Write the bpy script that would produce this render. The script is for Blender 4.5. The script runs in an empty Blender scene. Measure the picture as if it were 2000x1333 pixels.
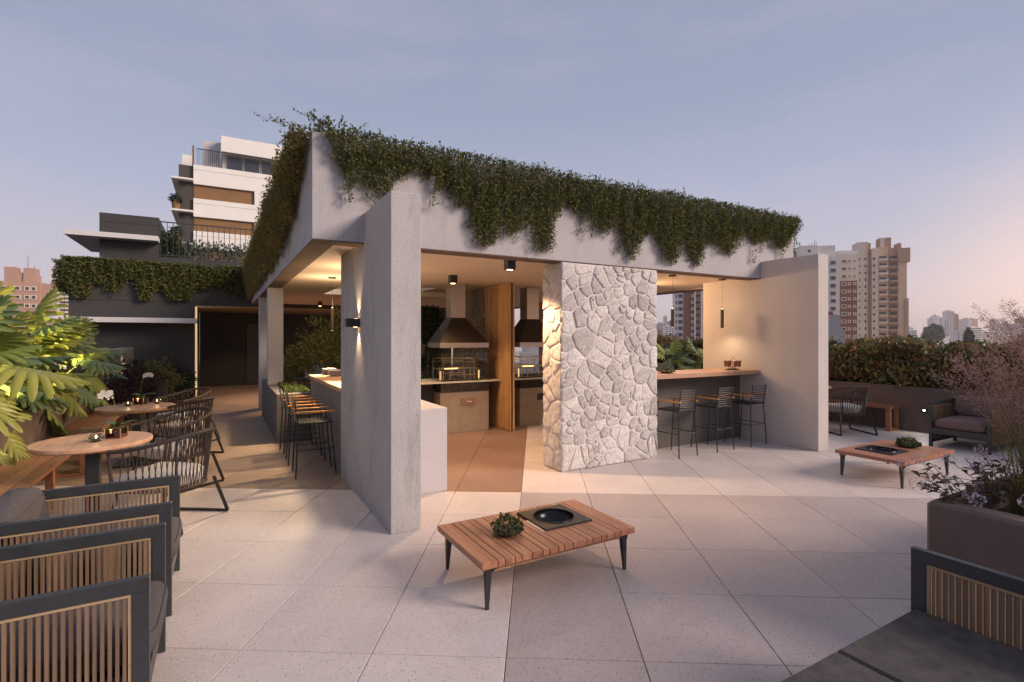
import bpy, math, random
import numpy as np
from mathutils import Vector, Matrix
R = math.radians
rnd = random.Random(7)
npr = np.random.RandomState(11)
sc = bpy.context.scene
# ---------------------------------------------------------------- camera
EYE = 1.644
cam_d = bpy.data.cameras.new('camera'); cam = bpy.data.objects.new('camera', cam_d)
sc.collection.objects.link(cam); sc.camera = cam
cam.location = (0, 0, EYE); cam.rotation_euler = (R(90), 0, 0)
cam_d.sensor_width = 36; cam_d.lens = 18.0; cam_d.shift_y = -0.00375
cam_d.clip_start = 0.05; cam_d.clip_end = 9000
# ---------------------------------------------------------------- sky
world = bpy.data.worlds.new('World'); sc.world = world; world.use_nodes = True
nt = world.node_tree; nt.nodes.clear()
def N(t, kind, **kw):
    n = t.nodes.new(kind)
    for k, v_ in kw.items():
        if k.startswith('i_'):
            key = k[2:]; key = int(key) if key.isdigit() else key.replace('_', ' ')
            n.inputs[key].default_value = v_
        else: setattr(n, k, v_)
    return n
def s2l(c):
    c = c / 255.0
    return c / 12.92 if c <= 0.04045 else ((c + 0.055) / 1.055) ** 2.4
def rgb(r, g, b): return (s2l(r), s2l(g), s2l(b), 1)
SUN_DIR = Vector((0.87, -0.25, 0.46)).normalized()   # towards the sun
GLOW = Vector((0.84, 0.55, -0.05)).normalized()
out = N(nt, 'ShaderNodeOutputWorld'); bg = N(nt, 'ShaderNodeBackground'); bg.inputs[1].default_value = 1.12
tc = N(nt, 'ShaderNodeTexCoord'); sep = N(nt, 'ShaderNodeSeparateXYZ')
nt.links.new(tc.outputs['Generated'], sep.inputs[0])
ramp = N(nt, 'ShaderNodeValToRGB'); nt.links.new(sep.outputs['Z'], ramp.inputs[0])
cr = ramp.color_ramp
stops = [(0.0, (222, 202, 206)), (0.06, (214, 198, 206)), (0.14, (198, 192, 206)), (0.26, (175, 180, 204)),
         (0.40, (155, 165, 189)), (0.62, (145, 155, 181)), (1.0, (168, 177, 200))]
cr.elements[0].position = 0; cr.elements[0].color = rgb(*stops[0][1])
cr.elements[1].position = 1; cr.elements[1].color = rgb(*stops[-1][1])
for p_, c_ in stops[1:-1]:
    e = cr.elements.new(p_); e.color = rgb(*c_)
mp = N(nt, 'ShaderNodeMapping'); mp.inputs['Scale'].default_value = (1.2, 1.2, 5.5)
nt.links.new(tc.outputs['Generated'], mp.inputs[0])
nz = N(nt, 'ShaderNodeTexNoise', i_Scale=2.3, i_Detail=6.0, i_Roughness=0.55); nt.links.new(mp.outputs[0], nz.inputs['Vector'])
cl = N(nt, 'ShaderNodeMapRange', i_1=0.46, i_2=0.72, i_3=0.0, i_4=0.26); nt.links.new(nz.outputs['Fac'], cl.inputs[0])
mixc = N(nt, 'ShaderNodeMixRGB'); nt.links.new(cl.outputs[0], mixc.inputs[0]); nt.links.new(ramp.outputs[0], mixc.inputs[1])
mixc.inputs[2].default_value = rgb(206, 192, 206)
dot = N(nt, 'ShaderNodeVectorMath', operation='DOT_PRODUCT'); nt.links.new(tc.outputs['Generated'], dot.inputs[0]); dot.inputs[1].default_value = GLOW
g1 = N(nt, 'ShaderNodeMapRange', i_1=0.87, i_2=1.0, i_3=0.0, i_4=1.0); nt.links.new(dot.outputs['Value'], g1.inputs[0])
g2 = N(nt, 'ShaderNodeMath', operation='POWER', i_1=3.2); nt.links.new(g1.outputs[0], g2.inputs[0])
gcol = N(nt, 'ShaderNodeMixRGB', blend_type='ADD'); nt.links.new(g2.outputs[0], gcol.inputs[0]); nt.links.new(mixc.outputs[0], gcol.inputs[1])
gcol.inputs[2].default_value = (0.85, 0.44, 0.16, 1)
sky = N(nt, 'ShaderNodeTexSky'); sky.sky_type = 'NISHITA'; sky.sun_disc = False
sky.sun_elevation = math.asin(SUN_DIR.z); sky.sun_rotation = math.atan2(SUN_DIR.x, SUN_DIR.y)
skym = N(nt, 'ShaderNodeMixRGB', blend_type='MULTIPLY', i_0=1.0); nt.links.new(sky.outputs[0], skym.inputs[1]); skym.inputs[2].default_value = (0.07, 0.07, 0.07, 1)
fin = N(nt, 'ShaderNodeMixRGB', i_0=0.12); nt.links.new(gcol.outputs[0], fin.inputs[1]); nt.links.new(skym.outputs[0], fin.inputs[2])
nt.links.new(fin.outputs[0], bg.inputs[0]); nt.links.new(bg.outputs[0], out.inputs[0])
# ---------------------------------------------------------------- sun (low, veiled)
sd = bpy.data.lights.new('sun', 'SUN'); sd.energy = 3.8; sd.angle = R(22); sd.color = (1.0, 0.81, 0.67)
so = bpy.data.objects.new('sun', sd); sc.collection.objects.link(so)
so.rotation_euler = (-SUN_DIR).to_track_quat('-Z', 'Y').to_euler()
# ---------------------------------------------------------------- view
sc.view_settings.view_transform = 'Standard'; sc.view_settings.look = 'None'
sc.view_settings.gamma = 1.0; sc.view_settings.exposure = 0.0; sc.view_settings.use_curve_mapping = False
sc.cycles.use_denoising = True
sc.cycles.max_bounces = 6; sc.cycles.diffuse_bounces = 3; sc.cycles.glossy_bounces = 3
sc.cycles.transmission_bounces = 6; sc.cycles.transparent_max_bounces = 8
sc.cycles.sample_clamp_indirect = 4.0; sc.cycles.caustics_reflective = False; sc.cycles.caustics_refractive = False

# ================================================================ frame of the pavilion
PSI = math.atan2(0.494, 0.8695)
OX, OY = -1.878, 4.816
def W(a, b, z=0.0): return (OX + a * 0.8695 - b * 0.494, OY + a * 0.494 + b * 0.8695, z)
def AB(x, y): return ((x - OX) * 0.8695 + (y - OY) * 0.494, -(x - OX) * 0.494 + (y - OY) * 0.8695)
BASE = {}
# ================================================================ mesh builder
class MB:
    def __init__(s): s.v = []; s.f = []; s.m = []; s.cur = 0
    def add(s, vs, fs):
        o = len(s.v); s.v.extend(tuple(p) for p in vs)
        for f in fs: s.f.append(tuple(i + o for i in f)); s.m.append(s.cur)
        return s
    def box(s, x0, x1, y0, y1, z0, z1, c=0.0):
        if c <= 0:
            return s.add([(x, y, z) for z in (z0, z1) for y in (y0, y1) for x in (x0, x1)],
                         [(0, 2, 3, 1), (4, 5, 7, 6), (0, 1, 5, 4), (2, 6, 7, 3), (0, 4, 6, 2), (1, 3, 7, 5)])
        c = min(c, (x1 - x0) * .45, (y1 - y0) * .45, (z1 - z0) * .45)
        X = (x0, x1); Y = (y0, y1); Z = (z0, z1); vs = []; idx = {}
        for i in (0, 1):
            for j in (0, 1):
                for k in (0, 1):
                    sx, sy, sz = (c if i == 0 else -c), (c if j == 0 else -c), (c if k == 0 else -c)
                    for ax, p in enumerate(((X[i], Y[j] + sy, Z[k] + sz), (X[i] + sx, Y[j], Z[k] + sz), (X[i] + sx, Y[j] + sy, Z[k]))):
                        idx[(i, j, k, ax)] = len(vs); vs.append(p)
        fs = []
        I = lambda i, j, k, ax: idx[(i, j, k, ax)]
        fs += [(I(0,0,0,0), I(0,0,1,0), I(0,1,1,0), I(0,1,0,0)), (I(1,0,0,0), I(1,1,0,0), I(1,1,1,0), I(1,0,1,0)),
               (I(0,0,0,1), I(1,0,0,1), I(1,0,1,1), I(0,0,1,1)), (I(0,1,0,1), I(0,1,1,1), I(1,1,1,1), I(1,1,0,1)),
               (I(0,0,0,2), I(0,1,0,2), I(1,1,0,2), I(1,0,0,2)), (I(0,0,1,2), I(1,0,1,2), I(1,1,1,2), I(0,1,1,2))]
        for k in (0, 1):
            for j in (0, 1): fs.append((I(0,j,k,1), I(1,j,k,1), I(1,j,k,2), I(0,j,k,2)))
            for i in (0, 1): fs.append((I(i,0,k,0), I(i,1,k,0), I(i,1,k,2), I(i,0,k,2)))
        for i in (0, 1):
            for j in (0, 1): fs.append((I(i,j,0,0), I(i,j,1,0), I(i,j,1,1), I(i,j,0,1)))
        for i in (0, 1):
            for j in (0, 1):
                for k in (0, 1): fs.append((I(i,j,k,0), I(i,j,k,1), I(i,j,k,2)))
        s.add(vs, fs); s.fix = True
        return s
    def hexa(s, p):  # 8 points: bottom 4 ccw, top 4 ccw
        return s.add(p, [(3, 2, 1, 0), (4, 5, 6, 7), (0, 1, 5, 4), (1, 2, 6, 5), (2, 3, 7, 6), (3, 0, 4, 7)])
    def tube(s, pts, r, n=8, caps=True, closed=False):
        pts = [Vector(p) for p in pts]; L = len(pts); rr = r if hasattr(r, '__len__') else [r] * L
        base = len(s.v); vs = []; prev = None
        for i, p in enumerate(pts):
            if closed: t = pts[(i + 1) % L] - pts[i - 1]
            else: t = pts[min(i + 1, L - 1)] - pts[max(i - 1, 0)]
            t = t.normalized() if t.length > 1e-9 else Vector((0, 0, 1))
            if prev is None:
                q = Vector((0, 0, 1)) if abs(t.z) < .9 else Vector((1, 0, 0))
                x = t.cross(q).normalized()
            else:
                x = (prev - t * prev.dot(t)); x = x.normalized() if x.length > 1e-6 else t.orthogonal().normalized()
            prev = x; y = t.cross(x)
            for k in range(n):
                a = 2 * math.pi * k / n
                vs.append(p + (x * math.cos(a) + y * math.sin(a)) * rr[i])
        fs = []
        for i in range(L if closed else L - 1):
            j = (i + 1) % L
            for k in range(n):
                k2 = (k + 1) % n
                fs.append((i * n + k, i * n + k2, j * n + k2, j * n + k))
        if caps and not closed:
            fs.append(tuple(reversed(range(n)))); fs.append(tuple((L - 1) * n + k for k in range(n)))
        return s.add(vs, fs)
    def bar(s, p0, p1, w, h, up=(0, 0, 1)):
        p0, p1 = Vector(p0), Vector(p1); t = (p1 - p0).normalized(); up = Vector(up)
        x = t.cross(up); x = x.normalized() if x.length > 1e-4 else t.orthogonal().normalized()
        y = x.cross(t); q = []
        for p in (p0, p1):
            for sx, sy in ((-1, -1), (1, -1), (1, 1), (-1, 1)): q.append(p + x * sx * w / 2 + y * sy * h / 2)
        return s.hexa(q)
    def lathe(s, prof, n=20, c=(0, 0, 0), cap0=True, cap1=True):
        vs = []; fs = []
        for r, z in prof:
            for k in range(n):
                a = 2 * math.pi * k / n; vs.append((c[0] + r * math.cos(a), c[1] + r * math.sin(a), c[2] + z))
        for i in range(len(prof) - 1):
            for k in range(n):
                k2 = (k + 1) % n; fs.append((i * n + k, i * n + k2, (i + 1) * n + k2, (i + 1) * n + k))
        if cap0: fs.append(tuple(reversed(range(n))))
        if cap1: fs.append(tuple((len(prof) - 1) * n + k for k in range(n)))
        return s.add(vs, fs)
    def prism(s, poly, z0, z1):
        n = len(poly)
        return s.add([(x, y, z0) for x, y in poly] + [(x, y, z1) for x, y in poly],
                     [tuple(reversed(range(n))), tuple(range(n, 2 * n))] + [(i, (i + 1) % n, n + (i + 1) % n, n + i) for i in range(n)])
    def mesh(s, name, mats, origin=(0, 0, 0), smooth=False):
        me = bpy.data.meshes.new(name)
        o = origin
        me.from_pydata([(x - o[0], y - o[1], z - o[2]) for x, y, z in s.v], [], s.f)
        mats = mats if isinstance(mats, (list, tuple)) else [mats]
        for m in mats: me.materials.append(m)
        if len(mats) > 1: me.polygons.foreach_set('material_index', s.m)
        if getattr(s, 'fix', False) or True:
            import bmesh
            bm = bmesh.new(); bm.from_mesh(me); bmesh.ops.recalc_face_normals(bm, faces=bm.faces); bm.to_mesh(me); bm.free()
        if smooth:
            me.polygons.foreach_set('use_smooth', [True] * len(me.polygons))
            if hasattr(me, 'set_sharp_from_angle'): me.set_sharp_from_angle(angle=R(40))
        me.update()
        return me
    # parts: coordinates of this mesh are local to the parent
    def part(s, name, mats, parent, smooth=False, label=None, loc=(0, 0, 0), rz=0):
        return put(s.mesh(name, mats, smooth=smooth), name, parent, loc, rz, label)
    # parts given in pavilion coordinates
    def ppart(s, name, mats, parent, smooth=False, label=None):
        return put(s.mesh(name, mats, origin=BASE.get(parent.name, (0, 0, 0)), smooth=smooth), name, parent, label=label)

def put(me, name, parent=None, loc=(0, 0, 0), rz=0, label=None):
    o = bpy.data.objects.new(name, me); sc.collection.objects.link(o); o.location = loc
    if rz: o.rotation_euler = (0, 0, rz)
    if parent: o.parent = parent
    if label: o['label'] = label
    return o
def tag(o, label, cat=None, group=None, kind=None):
    o['label'] = label
    if cat: o['category'] = cat
    if group: o['group'] = group
    if kind: o['kind'] = kind
    return o
def thing(name, label, cat, a=0, b=0, z=0, rz=0, group=None, world_xy=None, wrot=None):
    o = bpy.data.objects.new(name, None); sc.collection.objects.link(o); o.empty_display_size = .1
    o.location = W(a, b, z) if world_xy is None else (world_xy[0], world_xy[1], z)
    o.rotation_euler = (0, 0, (PSI + rz) if wrot is None else wrot)
    BASE[o.name] = (a, b, z)
    return tag(o, label, cat, group)
def solo(mb, name, mats, label, cat, base=(0, 0, 0), group=None, kind=None, smooth=False):
    """one mesh given in pavilion coordinates, its origin at base"""
    me = mb.mesh(name, mats, origin=base, smooth=smooth)
    o = put(me, name); o.location = W(*base); o.rotation_euler = (0, 0, PSI)
    if label: o['label'] = label
    if kind: o['kind'] = kind
    if cat: o['category'] = cat
    if group: o['group'] = group
    return o
def dup(root, loc, rotz, label=None, group=None):
    r = root.copy(); sc.collection.objects.link(r); r.location = loc; r.rotation_euler = (0, 0, rotz)
    if label: r['label'] = label
    if group: r['group'] = group
    for ch in list(root.children):
        c = ch.copy(); sc.collection.objects.link(c); c.parent = r
        for g in ch.children:
            d = g.copy(); sc.collection.objects.link(d); d.parent = c
    return r

# ================================================================ materials
MATS = {}
def newmat(name):
    m = bpy.data.materials.new(name); m.use_nodes = True; t = m.node_tree
    return m, t, t.nodes['Principled BSDF']
def P(name, col, rough=.5, metal=0, var=.0, vscale=6, bump=0, bscale=60, emis=None, es=0, spec=None, coord='Object', detail=4, stretch=None, trans=0):
    if name in MATS: return MATS[name]
    m, t, p = newmat(name); MATS[name] = m
    p.inputs['Roughness'].default_value = rough; p.inputs['Metallic'].default_value = metal
    p.inputs['Base Color'].default_value = (*col, 1)
    if spec is not None: p.inputs['Specular IOR Level'].default_value = spec
    if trans: p.inputs['Transmission Weight'].default_value = trans
    if emis: p.inputs['Emission Color'].default_value = (*emis, 1); p.inputs['Emission Strength'].default_value = es
    tcn = N(t, 'ShaderNodeTexCoord'); vec = tcn.outputs[coord]
    if stretch:
        mpn = N(t, 'ShaderNodeMapping'); mpn.inputs['Scale'].default_value = stretch; t.links.new(vec, mpn.inputs[0]); vec = mpn.outputs[0]
    if var:
        n1 = N(t, 'ShaderNodeTexNoise', i_Scale=vscale, i_Detail=detail, i_Roughness=.6); t.links.new(vec, n1.inputs['Vector'])
        r1 = N(t, 'ShaderNodeMapRange', i_1=.3, i_2=.7, i_3=1 - var, i_4=1 + var); t.links.new(n1.outputs['Fac'], r1.inputs[0])
        mx = N(t, 'ShaderNodeVectorMath', operation='SCALE'); mx.inputs[0].default_value = col; t.links.new(r1.outputs[0], mx.inputs['Scale'])
        t.links.new(mx.outputs[0], p.inputs['Base Color'])
        r2 = N(t, 'ShaderNodeMapRange', i_1=.3, i_2=.7, i_3=max(.02, rough - .1), i_4=min(1, rough + .1)); t.links.new(n1.outputs['Fac'], r2.inputs[0])
        t.links.new(r2.outputs[0], p.inputs['Roughness'])
    if bump:
        n2 = N(t, 'ShaderNodeTexNoise', i_Scale=bscale, i_Detail=3); t.links.new(vec, n2.inputs['Vector'])
        b = N(t, 'ShaderNodeBump', i_Strength=bump, i_Distance=.01); t.links.new(n2.outputs['Fac'], b.inputs['Height']); t.links.new(b.outputs[0], p.inputs['Normal'])
    return m
def wood(name, c1, c2, axis=0, rough=.45, scale=1.0):
    m, t, p = newmat(name); MATS[name] = m
    tcn = N(t, 'ShaderNodeTexCoord'); oi = N(t, 'ShaderNodeObjectInfo')
    add = N(t, 'ShaderNodeVectorMath', operation='ADD'); off = N(t, 'ShaderNodeVectorMath', operation='SCALE'); off.inputs[0].default_value = (31, 17, 23)
    t.links.new(oi.outputs['Random'], off.inputs['Scale']); t.links.new(tcn.outputs['Object'], add.inputs[0]); t.links.new(off.outputs[0], add.inputs[1])
    mpn = N(t, 'ShaderNodeMapping'); s = [26 * scale] * 3; s[axis] = 1.6 * scale; mpn.inputs['Scale'].default_value = s
    t.links.new(add.outputs[0], mpn.inputs[0])
    n1 = N(t, 'ShaderNodeTexNoise', i_Scale=1.0, i_Detail=5, i_Roughness=.62, i_Distortion=.6); t.links.new(mpn.outputs[0], n1.inputs['Vector'])
    rp = N(t, 'ShaderNodeValToRGB'); rp.color_ramp.elements[0].position = .32; rp.color_ramp.elements[1].position = .68
    rp.color_ramp.elements[0].color = (*c1, 1); rp.color_ramp.elements[1].color = (*c2, 1); t.links.new(n1.outputs['Fac'], rp.inputs[0])
    mr = N(t, 'ShaderNodeMapRange', i_1=0, i_2=1, i_3=.82, i_4=1.16); t.links.new(oi.outputs['Random'], mr.inputs[0])
    mx = N(t, 'ShaderNodeVectorMath', operation='SCALE'); t.links.new(rp.outputs[0], mx.inputs[0]); t.links.new(mr.outputs[0], mx.inputs['Scale'])
    t.links.new(mx.outputs[0], p.inputs['Base Color']); p.inputs['Roughness'].default_value = rough
    b = N(t, 'ShaderNodeBump', i_Strength=.15, i_Distance=.004); t.links.new(n1.outputs['Fac'], b.inputs['Height']); t.links.new(b.outputs[0], p.inputs['Normal'])
    return m
def leafmat(name, cols, rough=.55, trans=.25):
    m, t, p = newmat(name); MATS[name] = m
    g = N(t, 'ShaderNodeNewGeometry'); rp = N(t, 'ShaderNodeValToRGB'); cr = rp.color_ramp
    cr.elements[0].color = (*cols[0], 1); cr.elements[1].color = (*cols[-1], 1)
    for i, c in enumerate(cols[1:-1]):
        e = cr.elements.new((i + 1) / (len(cols) - 1)); e.color = (*c, 1)
    t.links.new(g.outputs['Random Per Island'], rp.inputs[0]); t.links.new(rp.outputs[0], p.inputs['Base Color'])
    p.inputs['Roughness'].default_value = rough; p.inputs['Specular IOR Level'].default_value = .2
    tr = N(t, 'ShaderNodeBsdfTranslucent'); t.links.new(rp.outputs[0], tr.inputs[0])
    mx = N(t, 'ShaderNodeMixShader', i_0=trans); o = t.nodes['Material Output']
    t.links.new(p.outputs[0], mx.inputs[1]); t.links.new(tr.outputs[0], mx.inputs[2]); t.links.new(mx.outputs[0], o.inputs[0])
    return m
def stucco(name, col, coarse=1.0, streak=0):
    m, t, p = newmat(name); MATS[name] = m
    tcn = N(t, 'ShaderNodeTexCoord')
    n1 = N(t, 'ShaderNodeTexNoise', i_Scale=1.3, i_Detail=6, i_Roughness=.65); t.links.new(tcn.outputs['Object'], n1.inputs['Vector'])
    n2 = N(t, 'ShaderNodeTexNoise', i_Scale=80 * coarse, i_Detail=4, i_Roughness=.6); t.links.new(tcn.outputs['Object'], n2.inputs['Vector'])
    r1 = N(t, 'ShaderNodeMapRange', i_1=.3, i_2=.7, i_3=.9, i_4=1.08); t.links.new(n1.outputs['Fac'], r1.inputs[0])
    r2 = N(t, 'ShaderNodeMapRange', i_1=.35, i_2=.65, i_3=.88, i_4=1.08); t.links.new(n2.outputs['Fac'], r2.inputs[0])
    mu = N(t, 'ShaderNodeMath', operation='MULTIPLY'); t.links.new(r1.outputs[0], mu.inputs[0]); t.links.new(r2.outputs[0], mu.inputs[1])
    mx = N(t, 'ShaderNodeVectorMath', operation='SCALE'); mx.inputs[0].default_value = col; t.links.new(mu.outputs[0], mx.inputs['Scale'])
    if streak:
        mpn = N(t, 'ShaderNodeMapping'); mpn.inputs['Scale'].default_value = (5, 3.2, 1.1); t.links.new(tcn.outputs['Object'], mpn.inputs[0])
        n3 = N(t, 'ShaderNodeTexNoise', i_Scale=1.0, i_Detail=9, i_Roughness=.72); t.links.new(mpn.outputs[0], n3.inputs['Vector'])
        r3 = N(t, 'ShaderNodeMapRange', i_1=.50, i_2=.66, i_3=1.0, i_4=1 - streak); t.links.new(n3.outputs['Fac'], r3.inputs[0])
        m3 = N(t, 'ShaderNodeMath', operation='MULTIPLY'); t.links.new(mu.outputs[0], m3.inputs[0]); t.links.new(r3.outputs[0], m3.inputs[1]); t.links.new(m3.outputs[0], mx.inputs['Scale'])
    t.links.new(mx.outputs[0], p.inputs['Base Color']); p.inputs['Roughness'].default_value = .9
    b = N(t, 'ShaderNodeBump', i_Strength=.9, i_Distance=.007); t.links.new(n2.outputs['Fac'], b.inputs['Height']); t.links.new(b.outputs[0], p.inputs['Normal'])
    return m
def terrazzo(name, col, dark, spk=.5, light=None):
    m, t, p = newmat(name); MATS[name] = m
    g = N(t, 'ShaderNodeNewGeometry'); oi = N(t, 'ShaderNodeObjectInfo')
    v1 = N(t, 'ShaderNodeTexVoronoi', i_Scale=95); t.links.new(g.outputs['Position'], v1.inputs['Vector'])
    v2 = N(t, 'ShaderNodeTexVoronoi', i_Scale=240); t.links.new(g.outputs['Position'], v2.inputs['Vector'])
    sx = N(t, 'ShaderNodeSeparateColor'); t.links.new(v1.outputs['Color'], sx.inputs[0])
    a1 = N(t, 'ShaderNodeMath', operation='GREATER_THAN', i_1=.84); t.links.new(sx.outputs[0], a1.inputs[0])
    d1 = N(t, 'ShaderNodeMath', operation='LESS_THAN', i_1=.34); t.links.new(v1.outputs['Distance'], d1.inputs[0])
    m1 = N(t, 'ShaderNodeMath', operation='MULTIPLY'); t.links.new(a1.outputs[0], m1.inputs[0]); t.links.new(d1.outputs[0], m1.inputs[1])
    s2 = N(t, 'ShaderNodeSeparateColor'); t.links.new(v2.outputs['Color'], s2.inputs[0])
    r2 = N(t, 'ShaderNodeMapRange', i_1=0, i_2=1, i_3=.90, i_4=1.08); t.links.new(s2.outputs[1], r2.inputs[0])
    n1 = N(t, 'ShaderNodeTexNoise', i_Scale=1.1, i_Detail=8, i_Roughness=.7); t.links.new(g.outputs['Position'], n1.inputs['Vector'])
    r1 = N(t, 'ShaderNodeMapRange', i_1=.3, i_2=.7, i_3=.86, i_4=1.06); t.links.new(n1.outputs['Fac'], r1.inputs[0])
    r3 = N(t, 'ShaderNodeMapRange', i_1=0, i_2=1, i_3=.93, i_4=1.05); t.links.new(oi.outputs['Random'], r3.inputs[0])
    mu = N(t, 'ShaderNodeMath', operation='MULTIPLY'); t.links.new(r1.outputs[0], mu.inputs[0]); t.links.new(r2.outputs[0], mu.inputs[1])
    mv = N(t, 'ShaderNodeMath', operation='MULTIPLY'); t.links.new(mu.outputs[0], mv.inputs[0]); t.links.new(r3.outputs[0], mv.inputs[1])
    sc_ = N(t, 'ShaderNodeVectorMath', operation='SCALE'); sc_.inputs[0].default_value = col; t.links.new(mv.outputs[0], sc_.inputs['Scale'])
    mf = N(t, 'ShaderNodeMath', operation='MULTIPLY', i_1=spk); t.links.new(m1.outputs[0], mf.inputs[0])
    mx = N(t, 'ShaderNodeMixRGB'); t.links.new(mf.outputs[0], mx.inputs[0]); t.links.new(sc_.outputs[0], mx.inputs[1]); mx.inputs[2].default_value = (*dark, 1)
    t.links.new(mx.outputs[0], p.inputs['Base Color'])
    r4 = N(t, 'ShaderNodeMapRange', i_1=.3, i_2=.7, i_3=.40, i_4=.58); t.links.new(n1.outputs['Fac'], r4.inputs[0]); t.links.new(r4.outputs[0], p.inputs['Roughness'])
    b = N(t, 'ShaderNodeBump', i_Strength=.12, i_Distance=.002); t.links.new(r2.outputs[0], b.inputs['Height']); t.links.new(b.outputs[0], p.inputs['Normal'])
    return m
def stonemat(name, c1, c2):
    m, t, p = newmat(name); MATS[name] = m
    tcn = N(t, 'ShaderNodeTexCoord'); oi = N(t, 'ShaderNodeObjectInfo')
    n1 = N(t, 'ShaderNodeTexNoise', i_Scale=9, i_Detail=6, i_Roughness=.65); t.links.new(tcn.outputs['Object'], n1.inputs['Vector'])
    n2 = N(t, 'ShaderNodeTexNoise', i_Scale=34, i_Detail=6, i_Roughness=.7); t.links.new(tcn.outputs['Object'], n2.inputs['Vector'])
    av = N(t, 'ShaderNodeMath', operation='ADD'); t.links.new(n1.outputs['Fac'], av.inputs[0]); t.links.new(n2.outputs['Fac'], av.inputs[1])
    rp = N(t, 'ShaderNodeMapRange', i_1=.7, i_2=1.3, i_3=0, i_4=1); t.links.new(av.outputs[0], rp.inputs[0])
    mx = N(t, 'ShaderNodeMixRGB'); t.links.new(rp.outputs[0], mx.inputs[0]); mx.inputs[1].default_value = (*c1, 1); mx.inputs[2].default_value = (*c2, 1)
    mr = N(t, 'ShaderNodeMapRange', i_1=0, i_2=1, i_3=.70, i_4=1.10); t.links.new(oi.outputs['Random'], mr.inputs[0])
    sx = N(t, 'ShaderNodeVectorMath', operation='SCALE'); t.links.new(mx.outputs[0], sx.inputs[0]); t.links.new(mr.outputs[0], sx.inputs['Scale'])
    t.links.new(sx.outputs[0], p.inputs['Base Color']); p.inputs['Roughness'].default_value = .88
    b = N(t, 'ShaderNodeBump', i_Strength=1.0, i_Distance=.018); t.links.new(av.outputs[0], b.inputs['Height']); t.links.new(b.outputs[0], p.inputs['Normal'])
    return m
def emit(name, col, s):
    m = bpy.data.materials.new(name); m.use_nodes = True; t = m.node_tree; t.nodes.clear()
    e = N(t, 'ShaderNodeEmission'); e.inputs[0].default_value = (*col, 1); e.inputs[1].default_value = s
    o = N(t, 'ShaderNodeOutputMaterial'); t.links.new(e.outputs[0], o.inputs[0]); return m
M_STUCCO = stucco('grey_stucco', (.46, .435, .45), 1.0, .13)
M_STUCCO2 = stucco('smooth_stucco', (.46, .44, .44), 3)
M_CEIL = P('ceiling_paint', (.64, .53, .43), .9, var=.02, vscale=2)
M_DARKWALL = stucco('charcoal_render', (.050, .048, .047), 2)
M_WHITE = P('white_paint', (.62, .60, .60), .8, var=.03, vscale=3)
M_CONC = P('dark_concrete', (.115, .100, .090), .8, var=.15, vscale=5, bump=.3, bscale=40)
M_CONC2 = P('grey_render', (.20, .185, .18), .85, var=.12, vscale=4, bump=.2, bscale=60)
M_BROWNC = P('brown_concrete', (.125, .088, .078), .8, var=.16, vscale=6, bump=.35, bscale=30)
M_TERRLIGHT = terrazzo('terrazzo_cream', (.60, .525, .50), (.14, .11, .11), .75)
M_TERRPINK = terrazzo('terrazzo_pink_grey', (.43, .36, .35), (.10, .075, .075), .8)
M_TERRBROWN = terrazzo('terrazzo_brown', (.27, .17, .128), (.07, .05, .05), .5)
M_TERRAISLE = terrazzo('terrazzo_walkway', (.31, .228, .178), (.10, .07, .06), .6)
M_JOINT = P('floor_joint', (.10, .08, .075), .9)
M_STONE = stonemat('field_stone', (.56, .505, .48), (.84, .79, .76))
M_MORTAR = P('stone_mortar', (.66, .62, .61), .95, var=.06, vscale=12, bump=.5, bscale=50)
M_BLACK = P('black_powder_coat', (.022, .022, .024), .42, var=.05, vscale=20)
M_BLACK2 = P('graphite_frame', (.032, .034, .038), .45, var=.05, vscale=10)
M_TEAK = wood('teak_board', (.26, .10, .052), (.44, .21, .12), 1, .42)
M_TEAKX = wood('teak_board_long', (.21, .085, .042), (.36, .165, .09), 0, .4)
M_ARM = wood('oiled_armrest', (.45, .20, .06), (.62, .30, .10), 1, .35)
M_TABLEW = wood('light_wood', (.42, .23, .14), (.56, .34, .22), 1, .4, .8)
M_SLAT = wood('slat_wood', (.13, .080, .050), (.23, .15, .095), 2, .5)
M_SLATL = wood('pale_border_wood', (.34, .24, .14), (.45, .33, .20), 1, .5)
M_PINE = wood('golden_board', (.36, .19, .075), (.62, .37, .16), 2, .5)
M_FABRIC = P('charcoal_fabric', (.085, .072, .074), .95, var=.45, vscale=130, bump=.5, bscale=220)
M_SEATD = P('dark_cushion_cover', (.062, .053, .050), .85, var=.45, vscale=14, bump=.3, bscale=160, detail=8)
M_CREAM = P('cream_cushion', (.62, .56, .50), .95, var=.04, vscale=20, bump=.25, bscale=180)
M_ROPE = P('brown_rope', (.055, .036, .030), .8, bump=.6, bscale=300)
M_STEEL = P('brushed_steel', (.55, .50, .46), .42, 1.0, var=.08, vscale=8, stretch=(1, 1, 30))
M_STEELD = P('dark_steel', (.075, .068, .06), .42, 1.0, var=.08, vscale=8, stretch=(1, 1, 30))
M_GRAN = P('black_granite', (.028, .025, .023), .2, var=.9, vscale=70, detail=2)
M_QUARTZ = P('pale_quartz', (.60, .56, .48), .3, var=.04, vscale=20)
M_CLAY = P('tan_concrete', (.27, .21, .155), .7, var=.14, vscale=7, bump=.15, bscale=30)
M_SOIL = P('dark_soil', (.035, .024, .018), .95, var=.4, vscale=30, bump=1, bscale=50)
M_GLASS = P('clear_glass', (.9, .93, .93), .02, trans=1.0)
M_MIRROR = P('bronze_mirror_glass', (.16, .08, .06), .06, .9)
M_CHINA = P('white_china', (.72, .70, .68), .25)
M_WARM = emit('warm_lamp', (1.0, .62, .28), 14)
M_WARMS = emit('warm_lamp_soft', (1.0, .66, .32), 3.5)
M_FLAME = emit('candle_flame', (1.0, .60, .25), 30)
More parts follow.
